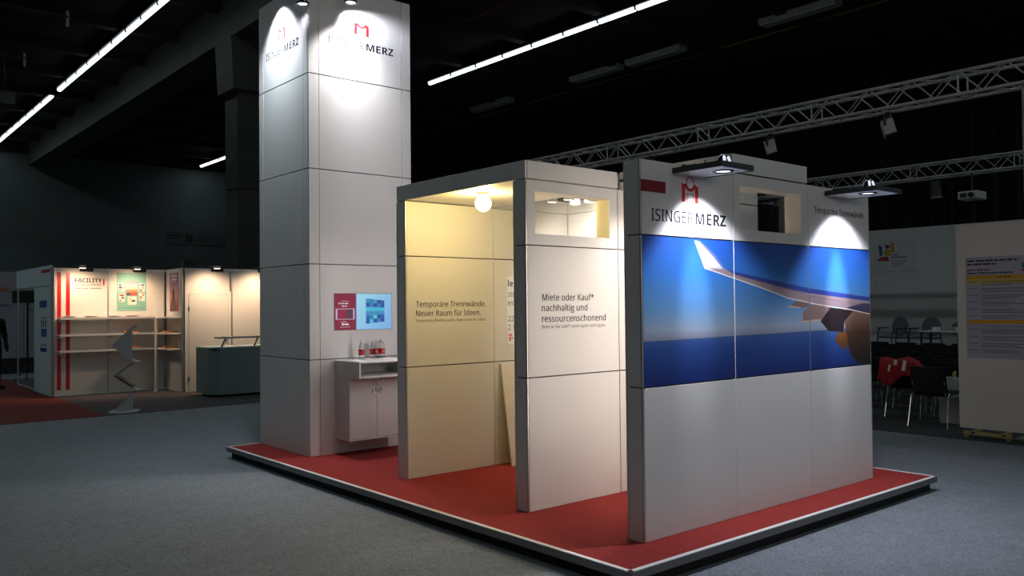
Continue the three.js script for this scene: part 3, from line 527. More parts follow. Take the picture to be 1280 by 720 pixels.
// ------------------------------------------------------------------ neighbouring booth on the left
const BZ = -14.5, BX0 = -0.40, BXM = 0.57, BX1 = 1.69, SX = 1.70, DZ = -13.5, BT = 2.365;
function boothPanel(t, a, b, plane, y0 = FLOOR, y1 = BT) { part('panel', plane === 'z' ? boxAt(a + 0.018, b - 0.018, y0 + 0.04, y1 - 0.04, -0.01, 0.01) : boxAt(-0.01, 0.01, y0 + 0.04, y1 - 0.04, a + 0.018, b - 0.018), mat.booth, t); }
{
  const t = thing('booth_back_wall', 'white booth back wall with red stripes and the FACILITY MANAGEMENT sign', 'partition wall', [0, 0, BZ]);
  boothPanel(t, BX0, BXM, 'z'); boothPanel(t, BXM, BX1, 'z');
  for (const x of [BX0, BXM, BX1 - 0.03]) part('post', bar([x, FLOOR, 0], [x, BT + 0.01, 0], 0.02, 8), mat.alu, t);
  for (const [y0, y1] of [[FLOOR, FLOOR + 0.05], [BT - 0.05, BT]]) part('rail', boxAt(BX0, BX1, y0, y1, -0.018, 0.018), mat.aluPale, t);
  for (const x of [-0.352, -0.197]) { const m = part('red_stripe', boxAt(x, x + 0.07, 0.0, 2.28, 0.0105, 0.0125), mat.red, t); m.userData.label = 'vertical red stripe'; }
  part('lettering', letters('FACILITY', fontB, -0.04, 2.085, 0.49, 0.085), M(0x2a2833, 0.5), t, [0, 0, 0.0105]); part('lettering', letters('MANAGEMENT', fontR, -0.04, 2.02, 0.48, 0.042), M(0x3f3a44, 0.5), t, [0, 0, 0.0105]); for (const [a, b] of [[-0.04, 0.08], [0.1, 0.2], [0.22, 0.44]]) part('text_line', boxAt(a, b, 1.964, 1.98, 0.0105, 0.0117), M(0x77707a, 0.5), t);
  part('sign_bar', boxAt(0.475, 0.5, 2.03, 2.16, 0.0105, 0.0125), mat.red, t);
  const s = thing('booth_side_wall', 'narrow white booth wall carrying the skyline poster', 'partition wall', [SX, 0, 0]);
  boothPanel(s, BZ + 0.03, DZ, 'x'); part('post', bar([0, FLOOR, DZ - 0.02], [0, BT + 0.01, DZ - 0.02], 0.022, 8), mat.alu, s); for (const [y0, y1] of [[FLOOR, FLOOR + 0.05], [BT - 0.05, BT]]) part('rail', boxAt(-0.018, 0.018, y0, y1, BZ + 0.03, DZ - 0.04), mat.aluPale, s);
  const d = thing('booth_cabin_wall', 'white booth cabin wall with a plain door behind the counter', 'partition wall', [0, 0, DZ]);
  part('panel', boxAt(1.74, 2.66, 1.9, BT - 0.02, -0.01, 0.01), mat.booth, d); boothPanel(d, 2.7, 3.7, 'z'); boothPanel(d, 3.7, 4.7, 'z'); part('post', bar([2.7, FLOOR, 0], [2.7, BT, 0], 0.02, 8), mat.alu, d); part('post', bar([3.7, FLOOR, 0], [3.7, BT, 0], 0.02, 8), mat.alu, d); part('rail', boxAt(1.73, 4.7, BT - 0.05, BT, -0.018, 0.018), mat.aluPale, d);
  part('door_frame', merge([boxAt(1.74, 1.81, FLOOR, 1.9, -0.015, 0.015), boxAt(2.63, 2.68, FLOOR, 1.9, -0.015, 0.015), boxAt(1.81, 2.63, 1.84, 1.9, -0.015, 0.015)]), mat.booth, d);
  const door = part('door', boxAt(1.815, 2.625, FLOOR + 0.01, 1.835, -0.012, 0.02, 0.003), mat.booth, d); for (const y of [0.1, 1.5]) part('hinge', boxAt(1.805, 1.822, y, y + 0.09, 0.015, 0.03), mat.darkGrey, door);
  part('handle', boxAt(2.56, 2.6, 0.9, 0.94, 0.02, 0.05), mat.alu, door);
}
{ // flank of the booth with fascia and open doorway
  const t = thing('booth_flank', 'pale blue booth side with fascia, blue stickers and open doorway', 'partition wall', [-0.42, 0, 0]);
  part('panel', boxAt(-0.015, 0.015, FLOOR + 0.006, 2.02, -16.1, -14.56), mat.boothBlue, t); part('fascia', boxAt(-0.03, 0.0, 2.03, 2.42, -17.88, -14.56), mat.boothBlue, t); part('fascia_joint', boxAt(-0.0315, -0.03, 2.05, 2.41, -15.98, -15.96), mat.greyPlate, t);
  const m = part('red_tag', boxAt(-0.034, -0.03, 2.29, 2.35, -15.35, -14.58), mat.red, t); m.userData.label = 'dark red tag';
  part('post', bar([0, FLOOR + 0.006, -17.86], [0, 2.03, -17.86], 0.02, 8), mat.alu, t); part('post', bar([0, FLOOR + 0.006, -14.54], [0, 2.4, -14.54], 0.02, 8), mat.alu, t); part('sill', boxAt(-0.015, 0.015, FLOOR + 0.006, FLOOR + 0.045, -17.84, -16.1), mat.alu, t);
  for (const [y, h, z0, z1, c] of [[1.6, 0.14, -15.6, -14.95, 0x27529c], [1.02, 0.16, -15.45, -14.95, 0x3560a8], [0.72, 0.08, -15.5, -14.95, 0x1d4390]]) { const q = part('sticker', boxAt(-0.017, -0.0152, y, y + h, z0, z1), M(c, 0.6), t); q.userData.label = 'blue sticker'; }
  for (let i = 0; i < 3; i++) { part('sticker', boxAt(-0.017, -0.0152, 1.21, 1.35, -15.45 + i * 0.18, -15.37 + i * 0.18), M(i % 2 ? 0x27529c : 0x7a2a3c, 0.6), t); part('sticker', boxAt(-0.017, -0.0152, 1.38, 1.41, -15.45 + i * 0.18, -15.35 + i * 0.18), M(0x2a3c50, 0.6), t); part('sticker', boxAt(-0.017, -0.0152, 0.84, 0.87, -15.45 + i * 0.18, -15.35 + i * 0.18), M(0x2a3c50, 0.6), t); }
}
{ // shelves
  for (const [y, label] of [[1.39, 'topmost white booth shelf, carrying flyers under the posters'], [1.07, 'middle white booth shelf with an orange booklet in the corner'], [0.76, 'lowest white booth shelf with orange booklets']]) {
    const t = thing('corner_shelf', label, 'shelf', [0, y, BZ]);
    part('board', boxAt(BX0 + 0.04, SX - 0.03, -0.03, 0, 0.02, 0.3, 0.004), mat.whitePaint, t); part('board', boxAt(SX - 0.285, SX - 0.02, -0.03, 0, 0.302, 0.96, 0.004), mat.whitePaint, t); part('lip', boxAt(BX0 + 0.04, SX - 0.335, -0.03, 0.012, 0.302, 0.312), mat.aluPale, t);
    for (const x of [BX0 + 0.06, BXM]) part('bracket', boxAt(x, x + 0.02, -0.07, -0.032, 0.03, 0.26), mat.aluPale, t);
  }
  const p = thing('shelf_upright', 'slim white upright carrying the corner of the booth shelves', 'post', [SX - 0.31, FLOOR, BZ + 0.325]); part('upright', boxAt(-0.02, 0.02, 0.007, 1.475, -0.01, 0.02), mat.whitePaint, p); part('foot', boxAt(-0.04, 0.04, 0.007, 0.02, -0.01, 0.04), mat.whitePaint, p);
  const fly = [[-0.2, 0x8a6f86], [0.2, 0x96707c], [0.62, 0x7b6b8c], [0.95, 0x9a5a62]];
  fly.forEach(([x, c], i) => { const t = thing('flyer_stack', ['small fanned flyer stack before the red stripes', 'small fanned flyer stack under the facility sign', 'small flyer stack on the top shelf beside the panel joint', 'wider flyer stack under the teal poster'][i], 'flyers', [x, 1.3915, BZ + 0.2]); for (let k = 0; k < 4; k++) part('flyer', box(0.19, 0.009, 0.14), M(k % 2 ? 0xe4d9d6 : c, 0.6), t, [k * 0.02 - 0.03, 0.006 + k * 0.0105, k * 0.008], [0, k * 0.15 - 0.2, 0]); });
  const book = [[0.93, 1.07, 'orange booklet lying behind the zigzag rack on the middle shelf'], [1.5, 1.07, 'orange booklet in the corner of the middle shelf'], [1.0, 0.76, 'orange booklet at the middle of the lowest shelf'], [1.5, 0.76, 'orange booklet in the corner of the lowest shelf']];
  for (const [x0, y, label] of book) { const x = x0 > 1.4 ? 1.54 : x0; const t = thing('booklet', label, 'booklet', [x, y + 0.002, x > 1.4 ? BZ + 0.7 : BZ + 0.19]); part('pages', boxAt(-0.12, 0.128, 0.004, 0.03, -0.1, 0.1), mat.whitePaint, t); part('cover', merge([boxAt(-0.125, 0.125, 0.03, 0.036, -0.105, 0.105), boxAt(-0.125, 0.125, 0.0, 0.004, -0.105, 0.105), boxAt(-0.125, 0.125, 0.004, 0.03, 0.1, 0.106)]), M(0xd98420, 0.6), t); }
}
{ // posters
  const tex = canvasTex(384, 512, (g, w, h) => {
    g.fillStyle = '#7fb5a8'; g.fillRect(0, 0, w, h); g.fillStyle = '#8fb49a'; g.fillRect(20, 22, w - 40, 10); g.fillStyle = '#5f9a92'; g.fillRect(24, 470, w - 60, 8);
    const s = g.createLinearGradient(0, 115, 0, 305); s.addColorStop(0, '#b08cae'); s.addColorStop(0.5, '#f3d2b6'); s.addColorStop(0.62, '#c88a6a'); s.addColorStop(1, '#8a4a4e'); g.fillStyle = s; g.fillRect(122, 112, 146, 195); g.fillStyle = '#c4503e'; g.fillRect(200, 265, 66, 40); g.fillStyle = '#5d3a4a'; g.fillRect(122, 270, 60, 36);
    const card = (x, y, cw, ch, c) => { g.fillStyle = '#efe6dc'; g.fillRect(x, y, cw, ch); for (const [k, col] of c.entries()) { g.fillStyle = col; g.fillRect(x + 6 + (k % 2) * cw * 0.4, y + 8 + Math.floor(k / 2) * ch * 0.32, cw * 0.4, ch * 0.26); } };
    card(22, 140, 74, 112, ['#5d6f9e', '#c9c3d6', '#3f3f60', '#9a8f9e', '#d6a08c']); card(292, 140, 72, 112, ['#8e9cc6', '#5f70a8', '#c7cbe0', '#e0b27a', '#b8573c']); card(28, 280, 72, 110, ['#b5654e', '#8a4a40', '#e4cfc0', '#4a4050', '#c98a6a']); card(142, 320, 112, 110, ['#e0b6a0', '#f1e9e0', '#d8c4ac', '#56445e', '#ead8c8']); card(292, 276, 72, 104, ['#ead9cc', '#c07a5c', '#a8604e', '#e8dcd0', '#d6b8a4']);
  });
  const t = thing('teal_poster', 'teal poster with a grid of small pictures on the booth wall', 'poster', [0.73, 1.52, BZ + 0.012]); part('sheet', boxAt(0, 0.57, 0, 0.77, 0, 0.004), M(0xffffff, 0.6, 0, { map: tex }), t);
  const tex2 = canvasTex(128, 512, (g, w, h) => {
    const s = g.createLinearGradient(0, 0, 0, h); s.addColorStop(0, '#5a3a6c'); s.addColorStop(0.35, '#b07aa0'); s.addColorStop(0.6, '#d08c8c'); s.addColorStop(1, '#6a3a3c'); g.fillStyle = s; g.fillRect(0, 0, w, h);
    g.fillStyle = '#ecd9e2'; g.fillRect(18, 14, 90, 46); g.fillStyle = '#5a3a6c'; g.fillRect(30, 24, 26, 8); g.fillRect(66, 24, 28, 8); g.fillRect(30, 42, 62, 6); g.fillStyle = '#e6d0da'; g.fillRect(18, 74, 86, 22); g.fillRect(18, 108, 84, 8);
    g.fillStyle = '#4f3448'; g.beginPath(); g.moveTo(34, h); g.lineTo(38, 230); g.lineTo(50, 215); g.lineTo(55, 160); g.lineTo(60, 215); g.lineTo(74, 235); g.lineTo(78, h); g.fill(); for (let i = 0; i < 14; i++) { g.fillStyle = i % 3 ? '#5c3c48' : '#7a5058'; const hh = 60 + rnd() * 110; g.fillRect(i * 9.5, h - hh, 8, hh); } g.fillStyle = '#c84436'; g.beginPath(); g.moveTo(86, h); g.lineTo(124, 400); g.lineTo(128, 400); g.lineTo(128, h); g.fill();
  });
  const p = thing('skyline_poster', 'narrow purple poster of a tower skyline on the booth side wall', 'poster', [SX - 0.0105, 1.5, BZ + 0.28], -Math.PI / 2); part('sheet', boxAt(0, 0.5, 0, 0.78, 0, 0.004), M(0xffffff, 0.6, 0, { map: tex2 }), p);
}
{ // clamp spotlights on the booth's top edge
  const mk = (x, z, label, aim) => {
    const t = thing('clamp_spotlight', label, 'spotlight', [x, BT + 0.011, z]);
    part('clamp', boxAt(-0.025, 0.025, 0, 0.05, -0.02, 0.03), mat.darkGrey, t); part('arm', bar([0, 0.03, 0], [0, 0.0, 0.48], 0.01, 8), mat.darkGrey, t); part('transformer', boxAt(0.06, 0.3, -0.075, 0.0, 0.03, 0.09, 0.008), mat.black, t);
    const h = part('lamp_housing', boxAt(-0.06, 0.06, -0.03, 0.02, 0.47, 0.56, 0.01), mat.greyPlate, t); part('lamp_lens', boxAt(-0.05, 0.05, -0.036, -0.031, 0.475, 0.555), mat.warmGlow, h);
    spot(0xffd6ae, 6, [x, BT - 0.04, z + 0.52], aim, 1.15, 0.7, 4);
  };
  mk(-0.02, BZ, 'clamp spotlight over the red stripes of the booth', [0, 1.5, BZ]); mk(0.98, BZ, 'clamp spotlight over the teal poster', [0.98, 1.5, BZ]);
  mk(2.2, DZ, 'clamp spotlight over the booth cabin door', [2.2, 1.4, DZ]); mk(3.2, DZ, 'clamp spotlight over the cabin wall beside the tower', [3.2, 1.4, DZ]);
  const b = thing('emergency_box', 'small dark box on a bracket above the booth corner', 'box', [1.7, BT + 0.012, DZ + -0.02]); part('bracket', bar([0, 0, 0], [0, 0.13, 0], 0.012, 8), M(0xb0a040, 0.5), b); part('case', boxAt(0.03, 0.3, 0.05, 0.14, -0.03, 0.03, 0.008), mat.black, b); part('base_bar', boxAt(-0.02, 0.3, 0.0, 0.02, -0.02, 0.02), mat.darkGrey, b);
}
{ // reception counter
  const t = thing('reception_counter', 'teal grey booth counter with raised bar top on slanted posts', 'counter', [1.72, FLOOR + 0.007, -12.2]);
  const s = shapeOf([[0, 0.62], [0, 0], [0.16, -0.22], [1.7, -0.22], [1.7, 0.62]]); const g = new THREE.ExtrudeGeometry(s, { depth: 0.86, bevelEnabled: true, bevelSize: 0.004, bevelThickness: 0.004, bevelSegments: 1 }); g.rotateX(Math.PI / 2); g.translate(0, 0.92, 0); g.scale(1, 1, -1);
  const idx = new THREE.ExtrudeGeometry(shapeOf([[0, -0.62], [0, 0], [0.16, 0.22], [1.7, 0.22], [1.7, -0.62]].map(([x, z]) => [x, -z])), { depth: 0.87, bevelEnabled: false }); idx.rotateX(-Math.PI / 2); idx.translate(0, 0.05, 0);
  part('body', idx, mat.teal, t); part('base', boxAt(0.1, 1.62, 0, 0.05, -0.55, 0.12), mat.black, t); part('worktop', boxAt(0.02, 1.68, 0.921, 0.935, -0.6, 0.19), mat.boothBlue, t);
  for (const x of [0.22, 0.86, 1.5]) part('bar_post', bar([x, 0.93, 0.1], [x + 0.06, 1.1, 0.14], 0.02, 10), mat.chrome, t);
  part('bar_top', boxAt(0.12, 1.68, 1.1, 1.13, -0.02, 0.3, 0.006), mat.greyPlate, t);
}
{ // zigzag brochure rack
  const t = thing('brochure_rack', 'grey folded zigzag brochure rack standing on a flat foot', 'brochure rack', [-0.1, FLOOR + 0.0075, -11.0], -0.5), O = 0.126 - 0.0075;
  const base = new THREE.CylinderGeometry(0.24, 0.25, 0.02, 6); base.translate(0, 0.01, 0); part('foot', base, mat.greyPlate, t);
  const P = [[0.19, 1.3], [-0.16, 0.96], [0.16, 0.70], [-0.14, 0.47], [0.18, 0.24], [-0.12, -0.08]];
  for (let i = 0; i < P.length - 1; i++) {
    const [a, b] = [P[i], P[i + 1]], L = Math.hypot(b[0] - a[0], b[1] - a[1]), g = box(L, 0.01, 0.26); const m = part('folded_sheet', g, mat.greyPlate, t, [(a[0] + b[0]) / 2, (a[1] + b[1]) / 2 + O, 0], [0, 0, Math.atan2(b[1] - a[1], b[0] - a[0])]);
  }
  for (const [x, y] of [[0.18, 0.70], [0.2, 0.24]]) part('ledge', boxAt(x - 0.04, x + 0.04, y + O - 0.01, y + O + 0.004, -0.13, 0.13), mat.aluPale, t);
  const s = shapeOf([[0.15, 1.26], [-0.16, 0.96], [0.15, 0.72]].map(([x, y]) => [x, y + O])); part('side_cheek', flat(s, 0.008), mat.greyPlate, t, [0, 0, 0.12]);
  const s2 = shapeOf([[-0.12, -0.08], [0.05, 0.06], [0.16, 0.24], [0.16, -0.09]].map(([x, y]) => [x, y + O])); part('side_cheek', flat(s2, 0.008), mat.greyPlate, t, [0, 0, 0.12]);
  const b = thing('rack_brochure', 'dark brochure lying on a slanted sheet of the zigzag rack', 'brochure', [-0.1, FLOOR + 0.0075 + O, -11.0], -0.5); const q = part('cover', box(0.3, 0.012, 0.2), M(0x2b2733, 0.5), b, [0.028, 0.378, 0], [0, 0, Math.atan2(0.47 - 0.24, -0.14 - 0.18) + Math.PI]); part('picture', box(0.15, 0.002, 0.15), M(0xa8784c, 0.6), q, [0.05, 0.007, 0]);
}
// farther left: screen on a stand, wall beyond, visitor
{
  const t = thing('monitor_stand', 'dark flat monitor on a tall tripod stand inside the booth doorway', 'monitor', [-0.08, FLOOR + 0.0075, -18.7], -0.25);
  part('screen', boxAt(-0.31, 0.31, 1.84, 2.13, -0.03, 0.02, 0.01), mat.black, t); part('pole', bar([0, 0.35, -0.05], [0, 1.95, -0.05], 0.022, 10), mat.black, t); part('cable', tube([[0.2, 1.84, -0.02], [0.26, 1.7, -0.03], [0.1, 1.66, -0.04], [0.03, 1.72, -0.04]], 0.008), mat.black, t);
  for (let k = 0; k < 3; k++) { const a = k * 2.094 + 0.4; part('leg', bar([0, 0.4, -0.05], [Math.cos(a) * 0.32, 0.012, -0.05 + Math.sin(a) * 0.32], 0.012, 8), mat.black, t); }
  const w = thing('grey_partition', 'plain lilac grey partition wall beyond the booth doorway', 'partition wall', [0, FLOOR, -22]); for (let i = 0; i < 5; i++) part('panel', boxAt(-3.6 + i * 1.01, -2.6 + i * 1.01, 0.42, 2.7, -0.03, 0.03), M(0x8d8b97, 0.7), w); part('plinth', boxAt(-3.6, 1.44, 0.0075, 0.415, -0.02, 0.02), mat.black, w);
  const e = thing('small_emblem', 'small faint orange and blue emblem on the lilac partition', 'sign', [-0.02, 2.06, -21.965]); part('emblem', boxAt(-0.1, 0.1, 0, 0.1, 0, 0.004), M(0x9a6a5a, 0.6), e); part('emblem', boxAt(-0.12, 0.12, -0.4, -0.34, 0, 0.004), M(0x5a6e8e, 0.6), e);
}
function bodyMesh(bones, cells, lo, size) {           // one continuous figure from tapered capsules
  const mc = new MarchingCubes(cells, new THREE.MeshStandardMaterial(), false, false, 200000), n = cells, k = 0.045; mc.isolation = 0;
  const P = (i) => -1 + 2 * i / n;
  for (let z = 0; z < n; z++) for (let y = 0; y < n; y++) for (let x = 0; x < n; x++) {
    const p = [lo[0] + (P(x) + 1) / 2 * size, lo[1] + (P(y) + 1) / 2 * size, lo[2] + (P(z) + 1) / 2 * size]; let d = 9;
    for (const [a, b, ra, rb] of bones) {
      const ab = [b[0] - a[0], b[1] - a[1], b[2] - a[2]], ap = [p[0] - a[0], p[1] - a[1], p[2] - a[2]], t = Math.max(0, Math.min(1, (ap[0] * ab[0] + ap[1] * ab[1] + ap[2] * ab[2]) / (ab[0] ** 2 + ab[1] ** 2 + ab[2] ** 2 + 1e-9)));
      const q = Math.hypot(ap[0] - t * ab[0], ap[1] - t * ab[1], ap[2] - t * ab[2]) - (ra + (rb - ra) * t), h = Math.max(0, Math.min(1, 0.5 + 0.5 * (d - q) / k)); d = d * (1 - h) + q * h - k * h * (1 - h);
    }
    mc.field[x + y * n + z * n * n] = -d;
  }
  mc.update(); const c = mc.count, g = new THREE.BufferGeometry(), pos = new Float32Array(c * 3);
  for (let i = 0; i < c * 3; i++) pos[i] = lo[i % 3] + (mc.positionArray[i] + 1) / 2 * size;
  g.setAttribute('position', new THREE.BufferAttribute(pos, 3)); g.setAttribute('normal', new THREE.BufferAttribute(new Float32Array(mc.normalArray.slice(0, c * 3)), 3)); g.setAttribute('uv', new THREE.BufferAttribute(new Float32Array(c * 2), 2)); return g;
}
{
  const t = thing('person', 'person in dark jacket and trousers standing at the red aisle carpet', 'person', [-1.0, FLOOR + 0.0065, -17.2], 0.5);
  const g = bodyMesh([[[0, 1.42, 0], [0, 1.0, 0], 0.15, 0.14], [[-0.17, 1.42, 0], [0.17, 1.42, 0], 0.085, 0.085], [[0, 1.45, 0], [0, 1.56, 0.01], 0.06, 0.055], [[0, 1.66, 0.02], [0, 1.71, 0], 0.082, 0.095], [[-0.08, 0.95, 0], [-0.1, 0.52, 0.02], 0.1, 0.065], [[-0.1, 0.52, 0.02], [-0.11, 0.09, -0.02], 0.06, 0.045], [[0.08, 0.95, 0], [0.1, 0.52, 0.03], 0.1, 0.065], [[0.1, 0.52, 0.03], [0.11, 0.09, 0], 0.06, 0.045], [[-0.11, 0.05, -0.03], [-0.12, 0.04, 0.15], 0.042, 0.038], [[0.11, 0.05, -0.02], [0.12, 0.04, 0.16], 0.042, 0.038],
    [[-0.21, 1.4, 0], [-0.26, 1.12, -0.02], 0.06, 0.05], [[-0.26, 1.12, -0.02], [-0.2, 0.9, 0.1], 0.047, 0.036], [[0.21, 1.4, 0], [0.27, 1.12, 0], 0.06, 0.05], [[0.27, 1.12, 0], [0.22, 0.9, 0.12], 0.047, 0.036], [[0.22, 0.9, 0.12], [0.21, 0.81, 0.15], 0.038, 0.026], [[-0.2, 0.9, 0.1], [-0.19, 0.81, 0.13], 0.038, 0.026]], 84, [-0.92, -0.02, -0.92], 1.86);
  part('body', g, M(0x121317, 0.85), t);
  const hair = new THREE.SphereGeometry(0.108, 20, 14, 0, Math.PI * 2, 0, Math.PI * 0.55); part('hair', hair, M(0x1a1512, 0.9), t, [0, 1.70, -0.012]);
  part('jacket_hem', cyl(0.155, 0.16, 0.03, 24), M(0x4a4c50, 0.8), t, [0, 0.93, 0]);
}
// added fill light, unseen behind the camera: a lit fascia on two posts
{
  const F = ADDED_FASCIA, t = thing('added_light_box', 'added long white fascia light box lighting the stand from behind the camera', 'light box', [F.x, FLOOR, F.z]), yc = F.y - FLOOR;
  part('case', boxAt(-F.w / 2 - 0.04, F.w / 2 + 0.04, yc - F.h / 2 - 0.04, yc + F.h / 2 + 0.04, 0.015, 0.2), mat.whitePaint, t); part('light_panel', boxAt(-F.w / 2 + 0.1, F.w / 2 - 0.1, yc - F.h / 2, yc + F.h / 2, 0.0, 0.012), M(0xffffff, 0.5, 0, { emissive: 0xfff6ee, emissiveIntensity: 1.5 }), t);
  for (const q of [-1, 1]) part('post', boxAt(q * (F.w / 2 - 0.1) - 0.05, q * (F.w / 2 - 0.1) + 0.05, 0, yc - F.h / 2 - 0.04, 0.05, 0.15), mat.alu, t);
}
// sign on the hall's back wall
{
  const t = thing('hall_sign', 'dark hall number sign reading 11.1 on the far wall', 'sign', [8.4, 4.45, -34.995]), dk = M(0x15181a, 0.6), bg = M(0x43494b, 0.8);
  part('board', boxAt(0, 1.2, 0, 0.56, 0, 0.02), bg, t); part('board', boxAt(1.28, 2.9, 0, 0.56, 0, 0.02), bg, t);
  part('lettering', letters('11.1', fontB, 1.38, 0.16, 0.5, 0.26), dk, t, [0, 0, 0.021]); part('arrow_box', boxAt(0.82, 1.1, 0.14, 0.46, 0.02, 0.025), dk, t); part('arrow', boxAt(0.92, 1.0, 0.24, 0.36, 0.025, 0.03), bg, t); part('text_line', boxAt(0.08, 0.63, 0.38, 0.44, 0.02, 0.023), dk, t); part('text_line', boxAt(0.08, 0.5, 0.24, 0.29, 0.02, 0.023), dk, t);
}

// ------------------------------------------------------------------ seating area on the right
const SXW = 18;
{
  const w = thing('stage_wall', 'tall pale grey wall behind the stage chairs, with colourful emblem board', 'partition wall', [SXW, FLOOR, 0]);
  for (let i = 0; i < 6; i++) part('panel', boxAt(0, 0.06, 0.007, 3.6, -13.4 + i * 2.0 + 0.003, -11.4 + i * 2.0 - 0.003), mat.greyWall, w);
  const s = thing('stage_platform', 'low dark stage carrying the grey armchairs', 'platform', [0, FLOOR, 0]); part('deck', boxAt(15, SXW - 0.002, 0.3, 0.34, -12, -1), mat.seatCarpet, s); part('skirt', boxAt(15.04, SXW - 0.03, 0.007, 0.3, -11.95, -1.05), mat.black, s);
  const tex = canvasTex(512, 384, (g, W2, H2) => {
    g.fillStyle = '#d3d7da'; g.fillRect(0, 0, W2, H2);
    const q = (c, p) => { g.fillStyle = c; g.beginPath(); p.forEach(([x, y], i) => i ? g.lineTo(x, y) : g.moveTo(x, y)); g.fill(); };
    q('#1f6a62', [[70, 50], [115, 80], [118, 180], [82, 196]]); q('#7a2a8c', [[145, 52], [222, 70], [165, 118]]); q('#c79a24', [[212, 40], [252, 28], [258, 152], [218, 152]]); q('#c9b02e', [[138, 122], [212, 118], [210, 190], [138, 186]]); q('#a8323a', [[98, 205], [180, 200], [196, 256], [40, 248]]);
    g.fillStyle = '#4a4f72'; words(g, 214, 190, 80, 12); words(g, 214, 220, 190, 14); g.fillStyle = '#7a5a66'; words(g, 226, 262, 180, 9); words(g, 226, 290, 150, 9); words(g, 226, 316, 120, 9);
  });
  const b = thing('emblem_board', 'white board with a colourful emblem of green, yellow, purple and red shapes', 'sign', [SXW - 0.0005, 2.35, -7.45], -Math.PI / 2); part('sheet', boxAt(0, 1.17, 0, 0.84, 0, 0.02), M(0xffffff, 0.6, 0, { map: tex }), b);
}
{ // rolling partition with programme poster
  const w = thing('programme_partition', 'greige rolling partition wall carrying the conference programme poster', 'partition wall', [6.9, FLOOR, 0]);
  for (let i = 0; i < 2; i++) part('panel', boxAt(0, 0.05, 0.10, 2.62, -0.83 + i * 1.2 + 0.002, 0.37 + i * 1.2 - 0.002), mat.greigeWall, w);
  const wood = M(0xb3a56a, 0.5, 0.3);
  for (const z of [-0.38, 0.9]) { part('foot_bar', boxAt(-0.2, -0.15, 0.05, 0.085, z - 0.33, z + 0.2), wood, w); part('foot_bracket', boxAt(-0.2, 0.04, 0.065, 0.1, z - 0.24, z - 0.2), wood, w); part('foot_bracket', boxAt(-0.2, 0.04, 0.065, 0.1, z + 0.1, z + 0.14), wood, w); for (const q of [-0.3, 0.17]) part('castor', bar([-0.185, 0.038, z + q], [-0.165, 0.038, z + q], 0.031, 14), M(0x8d8458, 0.4), w); }
  const tex = canvasTex(640, 768, (g, W2, H2) => {
    g.fillStyle = '#a9a6b4'; g.fillRect(0, 0, W2, H2); g.fillStyle = '#2c2a38'; words(g, 12, 36, 390, 13); words(g, 12, 62, 230, 13); g.fillStyle = '#7a2c34'; words(g, 12, 104, 180, 10); g.fillStyle = '#2c2a38'; words(g, 12, 128, 340, 10);
    g.fillStyle = '#d59a12'; g.fillRect(8, 140, W2 - 16, 30); g.fillStyle = '#5d4a18'; words(g, 240, 161, 100, 9); g.fillStyle = '#c8b25a'; g.fillRect(8, 172, W2 - 16, 34); g.fillStyle = '#d59a12'; g.fillRect(8, 478, W2 - 16, 28);
    g.strokeStyle = '#8c8898'; g.lineWidth = 2; g.strokeRect(8, 140, W2 - 16, 590); g.beginPath(); g.moveTo(110, 172); g.lineTo(110, 730); g.stroke();
    for (let i = 0, y = 186; y < 720; y += 13, i++) { if (y > 470 && y < 512) continue; if (i % 4 === 3) continue; g.fillStyle = '#3c3a4a'; g.fillRect(120, y, 200 + rnd() * 280, 3.5); if (i % 4 === 0) g.fillRect(18, y, 74, 3.5); }
    const q = (c, p) => { g.fillStyle = c; g.beginPath(); p.forEach(([x, y], i) => i ? g.lineTo(x, y) : g.moveTo(x, y)); g.fill(); };
    q('#1f6a62', [[420, 52], [436, 60], [438, 94], [424, 98]]); q('#c9b02e', [[442, 74], [470, 74], [470, 98], [442, 96]]); q('#7a2a8c', [[446, 48], [474, 56], [452, 72]]); q('#a8323a', [[424, 102], [462, 102], [466, 120], [410, 116]]); q('#c79a24', [[472, 44], [486, 42], [488, 90], [474, 90]]);
  });
  const p = thing('programme_poster', 'printed conference programme poster with orange bars and many text lines', 'poster', [6.8995, 0.845, -0.72], -Math.PI / 2); part('sheet', boxAt(0, 0.96, 0, 1.24, 0, 0.004), M(0xffffff, 0.6, 0, { map: tex }), p);
}
// stacking chairs, facing +x (towards the stage)
const pad = (w, h, d, r) => new RoundedBoxGeometry(w, h, d, 3, r);
function stackChair() {
  const o = new THREE.Group(); o.name = 'stacking_chair';
  const seat = pad(0.44, 0.045, 0.46, 0.02); seat.translate(0.24, 0.45, 0); part('seat', seat, mat.cloth, o);
  const back = new RoundedBoxGeometry(0.035, 0.34, 0.46, 4, 0.016), p = back.attributes.position;
  for (let i = 0; i < p.count; i++) { const z = p.getZ(i), y = p.getY(i); p.setX(i, p.getX(i) - 0.02 + z * z * 0.35); p.setZ(i, z * (y > 0.1 ? 1 - (y - 0.1) * 0.6 : 1)); }
  back.rotateZ(0.14); back.translate(-0.03, 0.64, 0); back.computeVertexNormals(); part('backrest', back, mat.cloth, o);
  for (const s of [-1, 1]) {
    part('leg', tube([[-0.1, 0.012, s * 0.25], [0.0, 0.44, s * 0.235], [0.03, 0.46, s * 0.235]], 0.011, 10), mat.chrome, o); part('leg', tube([[0.48, 0.012, s * 0.25], [0.44, 0.42, s * 0.235], [0.4, 0.45, s * 0.235]], 0.011, 10), mat.chrome, o);
    part('back_support', bar([0.0, 0.43, s * 0.2], [-0.045, 0.62, s * 0.2], 0.01, 8), mat.chrome, o); part('side_rail', bar([0.02, 0.44, s * 0.235], [0.44, 0.44, s * 0.235], 0.011, 8), mat.chrome, o);
  }
  part('cross_rail', bar([0.05, 0.42, -0.235], [0.05, 0.42, 0.235], 0.01, 8), mat.black, o);
  return o;
}
